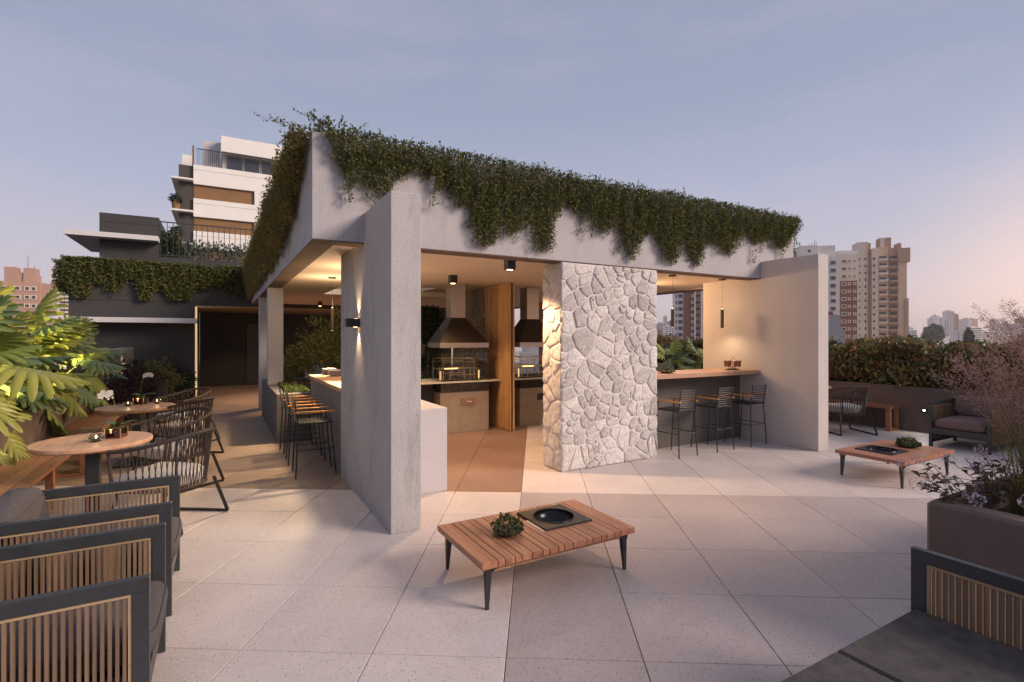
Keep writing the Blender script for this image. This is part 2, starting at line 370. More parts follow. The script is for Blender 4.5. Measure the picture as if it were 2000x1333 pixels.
M_SPOTW = emit('white_led', (1.0, .93, .85), 60)
L_VINE = leafmat('vine_leaves', [(.035, .060, .014), (.070, .105, .024), (.12, .145, .038), (.20, .155, .05), (.05, .088, .020), (.10, .13, .032), (.24, .17, .07), (.06, .10, .024)])
L_VINE2 = leafmat('vine_leaves_olive', [(.10, .11, .03), (.19, .16, .045), (.34, .22, .07), (.22, .18, .055)])
L_HEDGE = leafmat('hedge_leaves', [(.045, .075, .035), (.08, .12, .045), (.24, .24, .07), (.36, .15, .06), (.07, .10, .045), (.28, .09, .06), (.14, .17, .10), (.30, .26, .09)], .38)
L_TREE = leafmat('shrub_leaves', [(.10, .12, .03), (.20, .20, .05), (.30, .24, .06), (.12, .13, .04)])
L_BOX = leafmat('boxwood_leaves', [(.03, .05, .015), (.06, .09, .025), (.10, .12, .04), (.035, .06, .02)], .4)
L_GREY = leafmat('grey_green_leaves', [(.10, .13, .10), (.18, .21, .16), (.06, .08, .05)], .5)
L_DARK = leafmat('deep_green_leaves', [(.012, .026, .014), (.022, .040, .020), (.035, .055, .025)], .4)
L_PURPLE = leafmat('purple_leaves', [(.045, .020, .028), (.075, .035, .045), (.03, .03, .018)], .45)
L_SILH = leafmat('bronze_leaves', [(.035, .018, .02), (.06, .03, .03), (.04, .03, .02)], .5, .1)
L_BROM = leafmat('bromeliad_leaves', [(.14, .045, .03), (.26, .14, .05), (.09, .08, .03), (.30, .10, .07)], .35)
L_PLUME = leafmat('plume_spikelets', [(.34, .21, .19), (.44, .29, .26), (.26, .15, .14)], .8, .4)
L_BLADE = leafmat('grass_blades', [(.13, .12, .035), (.20, .16, .05), (.09, .09, .03)], .6, .3)
L_PHIL = leafmat('philodendron_leaf', [(.085, .135, .035), (.13, .17, .045)], .38, .3)
L_PETAL = leafmat('petals', [(.78, .76, .68), (.85, .82, .74)], .6, .3)
L_LILAC = leafmat('lilac_petals', [(.50, .42, .58), (.62, .55, .66)], .6, .3)
M_STEM = P('green_stem', (.10, .12, .03), .6)
M_BARK = P('brown_bark', (.075, .05, .035), .9, var=.2, vscale=20)

# ================================================================ leaves
def unit(a): return a / np.maximum(np.linalg.norm(a, axis=1, keepdims=True), 1e-9)
def leaves(name, Pt, D, Nn, L, Wd, mat, fold=.25, curl=.0, four=False):
    """Pt base points, D tip directions, Nn normals; two (or four) folded triangles a leaf"""
    n = len(Pt); D = unit(D); S = unit(np.cross(D, Nn)); U = np.cross(S, D)
    L = np.asarray(L).reshape(-1, 1) * np.ones((n, 1)); Wd = np.asarray(Wd).reshape(-1, 1) * np.ones((n, 1))
    mid = Pt + D * L * .45
    a = mid - S * Wd * .5 + U * Wd * fold; c = mid + S * Wd * .5 + U * Wd * fold
    tip = Pt + D * L - U * L * curl
    if four:
        V = np.stack([Pt, a, mid, c, tip], 1).reshape(-1, 3); k = 5
        F = np.array([[0, 2, 1], [0, 3, 2], [1, 2, 4], [2, 3, 4]])
    else:
        V = np.stack([Pt, a, tip, c], 1).reshape(-1, 3); k = 4
        F = np.array([[0, 2, 1], [0, 3, 2]])
    Fa = (F[None] + (np.arange(n) * k)[:, None, None]).reshape(-1, 3)
    me = bpy.data.meshes.new(name); me.vertices.add(len(V)); me.vertices.foreach_set('co', V.astype(np.float32).ravel())
    me.loops.add(len(Fa) * 3); me.loops.foreach_set('vertex_index', Fa.astype(np.int32).ravel())
    me.polygons.add(len(Fa)); me.polygons.foreach_set('loop_start', np.arange(0, len(Fa) * 3, 3, dtype=np.int32))
    me.polygons.foreach_set('loop_total', np.full(len(Fa), 3, dtype=np.int32))
    me.update(calc_edges=True); me.validate(); me.materials.append(mat)
    return me
def rdir(n): return unit(npr.normal(size=(n, 3)))
def blob(n, r, lump=.25, shell=.5, flat=None):
    """n points filling a lumpy ellipsoid, more of them near its skin"""
    d = rdir(n); rr = shell + (1 - shell) * npr.rand(n) ** .6
    ph = npr.rand(6) * 6
    k = 1 + lump * (np.sin(d[:, 0] * 5 + ph[0]) * np.sin(d[:, 1] * 6 + ph[1]) + .7 * np.sin(d[:, 2] * 7 + ph[2] + d[:, 0] * 4) + .5 * np.sin(d[:, 1] * 11 + ph[3]) * np.sin(d[:, 2] * 9 + ph[4]))
    p = d * (rr * k)[:, None] * np.array(r)
    return p, d
def bush(parent, name, n, r, size, mat, c=(0, 0, 0), lump=.25, shell=.5, up=.3, zmin=None, part='foliage', four=False, asp=.5, curl=.1):
    p, d = blob(n, r, lump, shell)
    if zmin is not None:
        k = p[:, 2] > zmin; p, d = p[k], d[k]
    n = len(p); D = unit(d + .9 * rdir(n) + np.array([0, 0, up])); Nn = unit(d + .7 * rdir(n) + np.array([0, 0, .4]))
    L = size * (.6 + .8 * npr.rand(n))
    me = leaves(part, p + np.array(c), D, Nn, L, L * asp, mat, four=four, curl=curl)
    return put(me, part, parent)
# ================================================================ terrace floor
GV = Vector((0.046, 1.0)).normalized(); GU = Vector((GV.y, -GV.x))   # tile grid directions
GX, GY = 0.098, 5.426; TILE = 0.70
def grid(i, j): return (GX + GU.x * i * TILE + GV.x * j * TILE, GY + GU.y * i * TILE + GV.y * j * TILE)
slab = MB(); slab.box(-22, 20, -6, 32, -.4, -.012)
floor = put(slab.mesh('terrace_floor', M_JOINT), 'terrace_floor')
tag(floor, 'large square terrazzo paving of the roof terrace, brown inside the pavilion and cream and pinkish grey outside', kind='structure')
def tile_mesh(mat):
    m = MB(); g = .0022; c = .0025; h = TILE / 2 - g
    v_ = [(-h, -h, -.012), (h, -h, -.012), (h, h, -.012), (-h, h, -.012), (-h, -h, -c), (h, -h, -c), (h, h, -c), (-h, h, -c),
          (-h + c, -h + c, 0), (h - c, -h + c, 0), (h - c, h - c, 0), (-h + c, h - c, 0)]
    m.add(v_, [(0, 1, 5, 4), (1, 2, 6, 5), (2, 3, 7, 6), (3, 0, 4, 7), (4, 5, 9, 8), (5, 6, 10, 9), (6, 7, 11, 10), (7, 4, 8, 11), (8, 9, 10, 11)])
    return m.mesh('tile', mat), m
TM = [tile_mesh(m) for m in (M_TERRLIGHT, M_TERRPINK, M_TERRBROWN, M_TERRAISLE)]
cells = []
for i in range(-16, 17):
    for j in range(-7, 18):
        x, y = grid(i + .5, j + .5)
        if y < .9: continue
        px = x / y
        z = 0 if (i < 0) == (j < 0) and not (i < 0) else 0
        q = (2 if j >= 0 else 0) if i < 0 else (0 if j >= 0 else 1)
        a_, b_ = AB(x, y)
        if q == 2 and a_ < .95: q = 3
        if a_ < -3.0 or a_ > 10.2: continue
        vis = abs(px) < 1.12 and (a_ > -2.5 or b_ > 9)
        if .3 < a_ < 3.2 and 3.9 < b_ < 9 : vis = False
        if y > 14 and a_ > .5: vis = False
        cells.append((0 if vis else 1, math.hypot(x, y), x, y, q))
cells.sort()
ang = math.atan2(GU.y, GU.x)
far = [MB(), MB(), MB(), MB()]
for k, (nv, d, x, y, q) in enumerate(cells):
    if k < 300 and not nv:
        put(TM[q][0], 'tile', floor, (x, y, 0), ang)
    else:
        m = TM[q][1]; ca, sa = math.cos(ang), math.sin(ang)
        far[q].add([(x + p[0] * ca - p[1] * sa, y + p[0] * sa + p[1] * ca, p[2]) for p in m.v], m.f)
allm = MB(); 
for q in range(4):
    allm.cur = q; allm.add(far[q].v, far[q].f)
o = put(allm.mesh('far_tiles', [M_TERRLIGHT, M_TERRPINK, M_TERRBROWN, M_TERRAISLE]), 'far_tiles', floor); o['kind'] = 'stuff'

# ================================================================ pavilion roof and columns
ZB, ZC, ZT = 2.575, 2.60, 3.585
pav = thing('roof_canopy', 'long flat pavilion roof with a deep grey stucco fascia carried on two square columns', 'roof canopy')
f = MB(); T = .23
f.box(0, 7.57, 0, T, ZB, ZT)
f.box(0, T, T, 10.9, ZB, ZT)
f.box(7.57 - T, 7.57, T, 10.9, ZB, ZT)
f.ppart('fascia', M_STUCCO, pav)
f = MB()
for bx in ((.002, 7.568, .002, T), (.002, T, T + .001, 10.9), (7.57 - T, 7.568, T + .001, 10.9)): f.box(*bx, ZB - .012, ZB - .001)
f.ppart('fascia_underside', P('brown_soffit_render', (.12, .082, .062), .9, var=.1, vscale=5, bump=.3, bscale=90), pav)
f = MB()   # soffit with an opening over the planting bed
x0, x1, y0, y1 = 1.22, 2.9, 4.3, 6.8
for bx in ((T, x0, T, 10.9), (x1, 7.57 - T, T, 10.9), (x0, x1, T, y0), (x0, x1, y1, 10.9)): f.box(*bx, ZC, ZC + .12)
f.ppart('soffit', M_CEIL, pav)
f = MB()
for bx in ((T, x0 - .12, T, 10.9), (x1 + .12, 7.57 - T, T, 10.9), (x0 - .12, x1 + .12, T, y0 - .12), (x0 - .12, x1 + .12, y1 + .12, 10.9)): f.box(*bx, ZC + .13, ZT - .12)
f.ppart('roof_slab', M_STUCCO2, pav); f = MB()
for bx in ((x0 - .12, x0, y0 - .12, y1 + .12), (x1, x1 + .12, y0 - .12, y1 + .12), (x0, x1, y0 - .12, y0), (x0, x1, y1, y1 + .12)): f.box(*bx, ZC + .125, ZT - .115)
f.ppart('skylight_sleeve', P('skylight_sleeve_paint', (.26, .20, .16), .85), pav)
for bb in (5.37, 7.87):
    f = MB(); f.box(.01, .27, bb, bb + .27, .762 if bb < 7 else 0.001, ZB - .0125); f.ppart('column', M_STUCCO, pav)
f = MB(); f.box(6.9, 7.15, 6.6, 6.85, 0, ZC - .002); f.ppart('rear_column', M_STUCCO, pav)

w = MB(); w.box(.481, .743, -.914, 1.124, 0, 2.867, .004)
M_STAIN = stucco('stained_stucco', (.47, .445, .445), 1.0, .25)
p1 = solo(w, 'end_wall', M_STAIN, 'tall rough grey stucco end wall carrying the black wall lamp, left of the kitchen', 'wall', (.61, 0, 0))
w = MB(); w.box(6.70, 6.96, -.90, 1.12, 0, 2.84, .004)
p2 = solo(w, 'end_wall', P('smooth_wall_paint', (.52, .475, .455), .85, var=.05, vscale=1.5, bump=.1, bscale=120), 'smooth pale wall at the right end of the bar, beside the terrace planter', 'wall', (6.83, 0, 0))

# ================================================================ field stone (random polygons with depth)
def voronoi(w_, h_, n, seed, gap=.007, relax=1):
    rg = np.random.RandomState(seed); pts = rg.rand(n, 2) * [w_, h_]
    def cell(i, P_):
        poly = [np.array(p, float) for p in ((0, 0), (w_, 0), (w_, h_), (0, h_))]
        d = np.linalg.norm(P_ - P_[i], axis=1); order = np.argsort(d)[1:22]
        for j in order:
            mid = (P_[i] + P_[j]) / 2; nn = P_[j] - P_[i]; out_ = []
            for k in range(len(poly)):
                A_, B_ = poly[k], poly[(k + 1) % len(poly)]
                da, db = (A_ - mid) @ nn, (B_ - mid) @ nn
                if da <= 0: out_.append(A_)
                if (da < 0) != (db < 0) and abs(da - db) > 1e-12: out_.append(A_ + (B_ - A_) * (da / (da - db)))
            poly = out_
            if len(poly) < 3: return poly
        return poly
    for _ in range(relax):
        for i in range(n):
            c = cell(i, pts)
            if len(c) >= 3: pts[i] = pts[i] * .45 + np.mean(c, 0) * .55
    res = []
    for i in range(n):
        c = cell(i, pts)
        if len(c) < 3: continue
        cen = np.mean(c, 0); c2 = []
        # inset then cut the corners
        m = len(c); ins = []
        for k in range(m):
            d = cen - c[k]; L = np.linalg.norm(d)
            ins.append(c[k] + d / max(L, 1e-6) * min(gap * 1.35, L * .4))
        for k in range(m):
            A_, B_ = ins[k], ins[(k + 1) % m]
            L = np.linalg.norm(A_ - B_)
            if L < .018: c2.append((A_ + B_) / 2); continue
            e = min(.22, .014 / L); c2 += [A_ * (1 - e) + B_ * e, A_ * .64 + B_ * .36 + rg.normal(size=2) * .0035, A_ * .36 + B_ * .64 + rg.normal(size=2) * .0035, A_ * e + B_ * (1 - e)]
        res.append((cen, c2))
    return res
def stone_face(parent, w_, h_, n, seed, frame, th=.03, mat=None, gap=.007):
    """frame(s, t, d) -> local xyz of the parent; s along, t up, d out of the wall"""
    rg = random.Random(seed)
    for cen, poly in voronoi(w_, h_, n, seed, gap):
        m = MB(); k = len(poly); hh = th * rg.uniform(.7, 1.25)
        tilt = (rg.uniform(-.06, .06), rg.uniform(-.06, .06))
        def pt(q, d): return frame(q[0], q[1], d)
        vs = [pt(q, -.004) for q in poly]
        for sc_, dd in ((.965, .62), (.86, .95), (.5, 1.0)):
            for q in poly:
                p = cen + (q - cen) * sc_
                e = p - cen
                vs.append(pt(p + np.array([rg.uniform(-1, 1), rg.uniform(-1, 1)]) * .003, max(.004, hh * dd + e @ np.array(tilt) + rg.uniform(-1, 1) * .0035 * (.8 if sc_ > .9 else 1.7))))
        vs.append(pt(cen, hh * 1.05 + rg.uniform(-.003, .003)))
        fs = []
        for r_ in range(3):
            for i in range(k): fs.append((r_ * k + i, r_ * k + (i + 1) % k, (r_ + 1) * k + (i + 1) % k, (r_ + 1) * k + i))
        for i in range(k): fs.append((3 * k + i, 3 * k + (i + 1) % k, 4 * k))
        m.add(vs, fs)
        c3 = frame(cen[0], cen[1], 0)
        me = m.mesh('stone', mat or M_STONE, origin=c3, smooth=False)
        me.polygons.foreach_set('use_smooth', [True] * len(me.polygons))
        put(me, 'stone', parent, c3)
SA0, SA1, SD = 2.855, 4.434, .41
st = thing('stone_pillar', 'broad pillar faced with irregular pale field stones set in light mortar, in the middle of the pavilion front', 'stone pillar', SA0, 0, 0)
m = MB(); m.box(.002, SA1 - SA0 - .002, .002, SD, 0, ZB - .014, .008); m.part('mortar_core', M_MORTAR, st)
stone_face(st, SA1 - SA0 + .02, ZB - .015, 146, 5, lambda s, t, d: (s - .01, .003 - d, t), .015)
stone_face(st, SD, ZB - .015, 31, 9, lambda s, t, d: (.003 - d, SD - s, t), .018)
stone_face(st, SD, ZB - .015, 28, 12, lambda s, t, d: (SA1 - SA0 - .004 + d, s, t), .018)

# ================================================================ left bar counter
c = thing('bar_counter', 'long grey bar with a wooden top holding stacked plates, beside the left aisle', 'bar counter', .72, 2.3, 0)
m = MB(); m.box(.50, .88, 1.13, 3.62, 0, .985, .003); m.ppart('counter_wall', M_CONC2, c)
m = MB(); m.box(.475, 1.02, 1.13, 3.64, .987, 1.043, .004); m.ppart('counter_top', M_TABLEW, c)
k = solo(MB().box(.745, 1.36, .0, 1.13, 0, .889, .004), 'kitchen_counter', P('pale_laminate', (.50, .48, .50), .5, var=.02, vscale=4), 'smooth pale lavender white kitchen counter end behind the left end wall', 'counter', (1.0, 0, 0))
k2 = solo(MB().box(.885, 1.36, 1.135, 3.6, 0, .889, .004), 'kitchen_counter', M_QUARTZ, 'pale kitchen counter running along behind the wooden bar top', 'counter', (1.1, 2.4, 0))
# ================================================================ right bar counter
c = thing('bar_counter', 'dark bar with thick light wooden top, between stone pillar and pale wall', 'bar counter', 5.6, .3, 0)
m = MB(); m.box(4.45, 6.698, .373, .56, 0, 1.058); m.ppart('counter_wall', M_CONC, c)
m = MB(); m.box(4.447, 6.697, .02, .64, 1.06, 1.122, .004); m.ppart('counter_top', M_TABLEW, c)

# ================================================================ planting bed in the left aisle
c = thing('planter', 'low dark grey planter wall with a stucco column standing on it, left of the bar', 'planter', 0, 3.6, 0)
m = MB(); m.box(0, .16, 3.56, 6.85, 0, .76, .004); m.box(.161, .498, 3.56, 3.72, 0, .758, .003); m.box(.161, 3.0, 6.70, 6.85, 0, .758)
m.box(.52, .62, 3.66, 3.72, 0, .70); m.box(.2, 3, 8.99, 9.1, 0, .1)
m.ppart('wall', P('bluish_grey_render', (.135, .125, .13), .85, var=.12, vscale=3, bump=.2, bscale=70), c)
m = MB(); m.box(.165, .495, 3.725, 6.69, .3, .66); m.box(.496, 3.0, 3.95, 6.69, .3, .66); m.ppart('soil', M_SOIL, c)
solo(MB().box(.9, 3.3, 7.05, 7.2, 0, 1.22), 'garden_wall', M_WHITE, 'low white wall behind the red bromeliads', 'wall', (2, 7.1, 0))

# ================================================================ dark building behind on the left
bl = thing('dark_building', 'dark grey stuccoed building with a recessed entrance, a pale ledge and an upper roof terrace', 'building', -2.5, 10.92, 0)
m = MB()
m.box(-3.95, -1.36, 10.92, 14.6, 0, 2.555); m.box(-3.95, -1.36, 10.92, 14.6, 2.57, 3.5); m.box(-3.94, -1.37, 10.93, 14.6, 2.55, 2.575)
m.box(-1.36, 7.0, 14.68, 14.9, 0, 3.5); m.box(-1.36, 7.5, 10.92, 14.68, 2.49, 3.5)
m.ppart('wall', M_DARKWALL, bl)
MB().box(-1.355, 7.0, 10.925, 14.67, 2.468, 2.488).ppart('porch_ceiling', P('porch_ceiling_paint', (.35, .26, .18), .8), bl)
m = MB(); m.box(.02, .85, 14.63, 14.675, .0, 2.1, .005); d = m.ppart('door', P('dark_door', (.045, .043, .042), .5), bl)
m = MB(); m.box(-4.45, -1.30, 10.5, 10.915, 2.005, 2.13, .004); m.ppart('ledge', M_WHITE, bl)
m = MB(); m.box(-1.352, -1.305, 11.0, 11.05, .0, 2.46); 
d = m.ppart('light_strip', emit('warm_strip', (.95, .66, .36), .75), bl, label='glowing warm vertical light strip at the corner of the entrance')
m = MB(); m.box(-3.8, -2.38, 13.6, 16.5, 3.5, 4.985); m.box(-3.8, -2.38, 13.6, 16.5, 5.0, 5.25); m.box(-3.79, -2.39, 13.61, 16.4, 4.98, 5.01)
m.ppart('stair_tower', M_DARKWALL, bl)
m = MB(); m.box(-4.5, -2.36, 13.15, 13.595, 4.48, 4.62, .004); m.box(-4.5, -3.805, 13.60, 16.6, 4.48, 4.62); m.ppart('canopy', M_WHITE, bl)
MB().box(-2.38, 4, 13.6, 13.8, 3.5, 4.07).ppart('parapet', M_DARKWALL, bl)
MB().box(-2.38, 4, 13.8, 15.5, 3.5, 4.0).ppart('soil', M_SOIL, bl)
r = thing('railing', 'dark metal balustrade with thin uprights on the roof of the dark building', 'railing', -2.36, 13.68, 4.07)
m = MB(); m.box(0, 4.2, -.02, .02, 1.07, 1.10); m.part('top_rail', M_BLACK2, r); m = MB(); m.box(0, 4.2, -.012, .012, .06, .085); m.part('bottom_rail', M_BLACK2, r)
bm_ = MB().box(-.009, .009, -.009, .009, 0, 1.07).mesh('baluster', M_BLACK2)
for i in range(28): put(bm_, 'baluster', r, (.03 + i * .152, 0, 0))
h = thing('hedge', 'grey green leafy hedge behind the roof terrace railing', 'hedge', -.3, 14.1, 4.0)
n = 3800; p = np.c_[npr.uniform(-2.05, 4, n), npr.uniform(-.28, .3, n), npr.rand(n) ** .7 * (.58 + .12 * np.sin(npr.rand(n) * 6))]
put(leaves('foliage', p, rdir(n) + [0, -.2, .9], rdir(n) + [0, -.6, .3], .13 * (.5 + npr.rand(n)), .045, L_GREY), 'foliage', h)
m = MB()
for i in range(24): m.tube([(-2 + i * .25, 0, 0), (-2 + i * .25 + rnd.uniform(-.1, .1), rnd.uniform(-.1, .1), .5)], .008, 4)
m.part('stems', M_BARK, h)
b_ = bush(None, 'x', 1500, (.28, .25, .5), .10, L_BOX, zmin=-.4); b_.name = 'shrub'; tag(b_, 'bushy green shrub at the left end of the roof terrace railing', 'shrub'); b_.location = W(-2.12, 14.0, 4.4); b_.rotation_euler.z = PSI

# panel wall with sconce at the end of the left planter
solo(MB().box(-2.78, -2.56, 6.6, 9.97, 0, 1.40, .004), 'garden_wall', M_CONC2, 'grey wall panel with a small lamp, between the big split leaved plants and the dark building', 'wall', (-2.7, 8.2, 0))

# ================================================================ left planter
lp = thing('planter', 'long brown concrete planter behind the wooden bench, full of big split leaves', 'planter', -2.8, 2, 0)
m = MB(); m.box(-2.72, -2.57, -2.0, 6.58, 0, .80, .006); m.box(-5.2, -5.05, -2.0, 6.58, 0, .8); m.box(-5.05, -2.72, -2.0, -1.85, 0, .8); m.box(-5.05, -2.72, 6.43, 6.58, 0, .8)
m.ppart('wall', M_BROWNC, lp)
MB().box(-5.05, -2.72, -1.85, 6.43, .2, .72).ppart('soil', M_SOIL, lp)

# ================================================================ hanging vines
def curtain(name, label, L, width_pts, frame, mat, per_m=26, step=.014, size=.036, thick=.14, top=.10, seed=1):
    """frame(s, d, z) -> pavilion xyz; width_pts: list of (s, z_bottom)"""
    rg = np.random.RandomState(seed); s_, zb = zip(*width_pts)
    Ps, Ds = [], []
    nst = int(L * per_m); stems = MB()
    for i in range(nst):
        s = s_[0] + (s_[-1] - s_[0]) * (i + rg.rand()) / nst; bot = np.interp(s, s_, zb)
        bot = ZT - (ZT - bot) * (.86 + .20 * (np.sin(s * 9.3 + seed) * .5 + .5) ** .7) + rg.exponential(.03) * (1 if rg.rand() < .8 else -2.2)
        top_z = ZT + rg.uniform(-.02, .03); bot = max(bot, 2.655); ln = max(.08, top_z - bot); ln *= rg.choice([1, 1, .8, .55], p=[.5, .25, .15, .1])
        n_ = int(ln / step * 2.1) + 4
        t = rg.rand(n_); t = t ** .85
        dep = (.02 + thick * rg.rand() * (1 - .55 * t)) + rg.normal(size=n_) * .018
        zz = top_z - t * ln + .03 * (t < .06)
        ss = s + np.sin(t * 5 + rg.rand() * 6) * .025 + rg.normal(size=n_) * (.018 + .012 * t)
        Ps.append(np.c_[ss, np.maximum(dep, .012), zz])
        if i % 3 == 0: stems.tube([frame(s + math.sin(q * 5) * .02, .02 + thick * .4 * (1 - q), top_z - q * ln) for q in (0, .35, .7, 1)], .003, 3, caps=False)
    # mop on the top edge
    n_ = int(L * 1900); s = rg.uniform(s_[0], s_[-1], n_); hgt = .022 + .035 * np.abs(np.sin(s * 3.1)) * np.abs(np.sin(s * 7.7 + 1)) + .02 * np.sin(s * 1.3)
    Ps.append(np.c_[s, rg.uniform(-.20, thick * .8, n_), ZT - .015 + rg.rand(n_) * hgt * top * 10])
    # escaping sprigs
    for i in range(int(L * 1.7)):
        s = rg.uniform(s_[0], s_[-1]); d = rg.uniform(-.1, thick * .5); hh = rg.uniform(.03, .13); q = np.linspace(0, 1, 14)
        lx, ly = rg.uniform(-.09, .09), rg.uniform(-.04, .06)
        Ps.append(np.c_[s + lx * q ** 2, d + ly * q, ZT + .04 + hh * q])
        stems.tube([frame(s + lx * e ** 2, d + ly * e, ZT + .02 + hh * e) for e in (0, .5, 1)], .0015, 3, caps=False)
    A_ = np.concatenate(Ps); n_ = len(A_)
    Wd = np.array([frame(0, 0, 0), frame(1, 0, 0), frame(0, 1, 0)]); es, ed = Wd[1] - Wd[0], Wd[2] - Wd[0]
    Wp = Wd[0] + A_[:, :1] * es + A_[:, 1:2] * ed + A_[:, 2:] * [0, 0, 1]
    D = rdir(n_) + ed * .75 + np.array([0, 0, -.35]) * (A_[:, 2:] < ZT) + np.array([0, 0, .8]) * (A_[:, 2:] >= ZT)
    Nn = rdir(n_) * .8 + ed * .8 + [0, 0, .6]
    sz = size * (.55 + .8 * npr.rand(n_))
    base = frame((s_[0] + s_[-1]) / 2, 0, ZT)
    t = thing(name, label, 'hanging vine', *base)
    put(leaves('foliage', Wp - np.array(base), D, Nn, sz, sz * .62, mat), 'foliage', t)
    stems.ppart('stems', M_BARK, t)
    return t
FRONT = [(0.12, 3.64), (0.18, 3.26), (0.31, 3.05), (0.46, 3.19), (0.62, 2.96), (0.77, 3.14), (0.89, 3.29), (1.01, 3.32), (1.14, 3.3), (1.24, 3.15), (1.32, 3.28), (1.46, 2.94), (1.59, 2.99), (1.7, 2.71), (1.83, 2.68), (1.97, 2.91), (2.06, 2.75), (2.23, 2.7), (2.39, 2.96), (2.47, 2.72), (2.64, 2.7), (2.75, 3.0), (2.84, 3.2), (2.97, 3.21), (3.15, 3.09), (3.29, 3.18), (3.39, 2.97), (3.56, 2.91), (3.71, 3.03), (3.79, 2.84), (3.97, 2.69), (4.15, 2.94), (4.41, 2.97), (4.53, 2.77), (4.71, 2.68), (4.89, 2.97), (4.99, 2.77), (5.17, 2.68), (5.38, 2.98), (5.66, 2.92), (5.95, 2.92), (6.13, 3.17), (6.44, 3.12), (6.75, 3.18), (6.88, 3.13), (7.15, 3.07), (7.43, 3.29), (7.62, 3.39)]
curtain('hanging_vine', 'dense dark green vine hanging in lobes over the long front fascia', 7.5, FRONT, lambda s, d, z: (s, -d, z), L_VINE, per_m=70, step=.0085, size=.026, thick=.14, seed=3)
curtain('hanging_vine', 'olive and bronze vine covering the receding left side of the pavilion fascia', 10.6,
        [(.04, 3.5), (.25, 3.42), (.5, 3.3), (1.05, 3.02), (1.6, 2.92), (2.35, 2.82), (3.1, 2.84), (4, 2.74), (5, 2.8), (6, 2.72), (8, 2.78), (10.6, 2.7)],
        lambda s, d, z: (-d, s, z), L_VINE2, per_m=58, step=.010, thick=.22, size=.030, seed=4, top=.09)
curtain('hanging_vine', 'dark vine hanging over the parapet of the dark building', 4.0,
        [(-4.05, 2.95), (-3.8, 2.75), (-3.62, 2.66), (-3.45, 2.9), (-3.3, 3.05), (-3.1, 2.86), (-2.9, 2.95), (-2.75, 3.1), (-2.6, 2.95), (-2.5, 2.62), (-2.36, 2.6), (-2.2, 2.9), (-2.05, 2.8), (-1.85, 2.62), (-1.7, 2.72), (-1.5, 2.66), (-1.3, 2.95), (-.9, 3.05), (-.3, 2.9), (0, 2.9)],
        lambda s, d, z: (s, 10.9 - d, z - .06), L_VINE, per_m=50, step=.016, size=.05, thick=.2, seed=5)
# short return at the left end of the building vine and a straggling sprig at the roof corner
n = 2600; q = npr.rand(n)
p = np.c_[-4.02 - npr.rand(n) * .22, 10.9 + npr.rand(n) * 1.2, 3.52 - q * .75]
o = put(leaves('hanging_vine', p - [-4.1, 11.4, 3.4], rdir(n) + [-.7, 0, -.3], rdir(n) + [-.8, 0, .5], .055, .033, L_VINE), 'hanging_vine'); o.location = W(-4.1, 11.4, 3.4); o.rotation_euler.z = PSI
tag(o, 'short end of the dark vine wrapping round the outer corner of the dark building', 'hanging vine')
Ps = []; sm = MB()
for i in range(24):
    a0, b0 = rnd.uniform(-.12, .30), rnd.uniform(-.1, .35)
    if i < 9: dx, dy, hz = rnd.uniform(-.42, -.15), rnd.uniform(-.1, .1), rnd.uniform(.04, .12)
    elif i < 20: dx, dy, hz = rnd.uniform(-.05, .16), rnd.uniform(-.1, .1), rnd.uniform(.06, .20)
    else: dx, dy, hz = rnd.uniform(-.2, .2), rnd.uniform(-.1, .1), rnd.uniform(.05, .14)
    q = np.linspace(0, 1, 16)[:, None]; Ps.append(np.array([a0, b0, 3.60]) + q * [dx, dy, 0] + np.sqrt(q) * [0, 0, hz] + npr.normal(size=(16, 3)) * .008)
    sm.tube([(a0 + dx * e, b0 + dy * e, 3.60 + hz * math.sqrt(e)) for e in (0, .3, .65, 1)], .0018, 3, caps=False)
A_ = np.concatenate(Ps); n = len(A_)
t = thing('trailing_sprig', 'loose leafy sprigs sticking up against the sky at the front left corner of the roof', 'plant', .1, .1, 3.6)
put(leaves('foliage', A_ - [.1, .1, 3.6], rdir(n) + [0, 0, .5], rdir(n), .034, .02, L_VINE), 'foliage', t); sm.ppart('stems', M_BARK, t)
n = 1500
p = np.c_[7.57 + npr.rand(n) * .10, .0 + npr.rand(n) ** 1.5 * .9, 3.62 - npr.rand(n) ** 1.3 * .62]
o = put(leaves('hanging_vine', p - [7.6, .3, 3.4], rdir(n) + [.4, 0, -.5], rdir(n), .034, .02, L_VINE), 'hanging_vine'); o.location = W(7.6, .3, 3.4); o.rotation_euler.z = PSI
tag(o, 'thin trailing end of vine at the far right corner of the roof, against the sky', 'hanging vine')
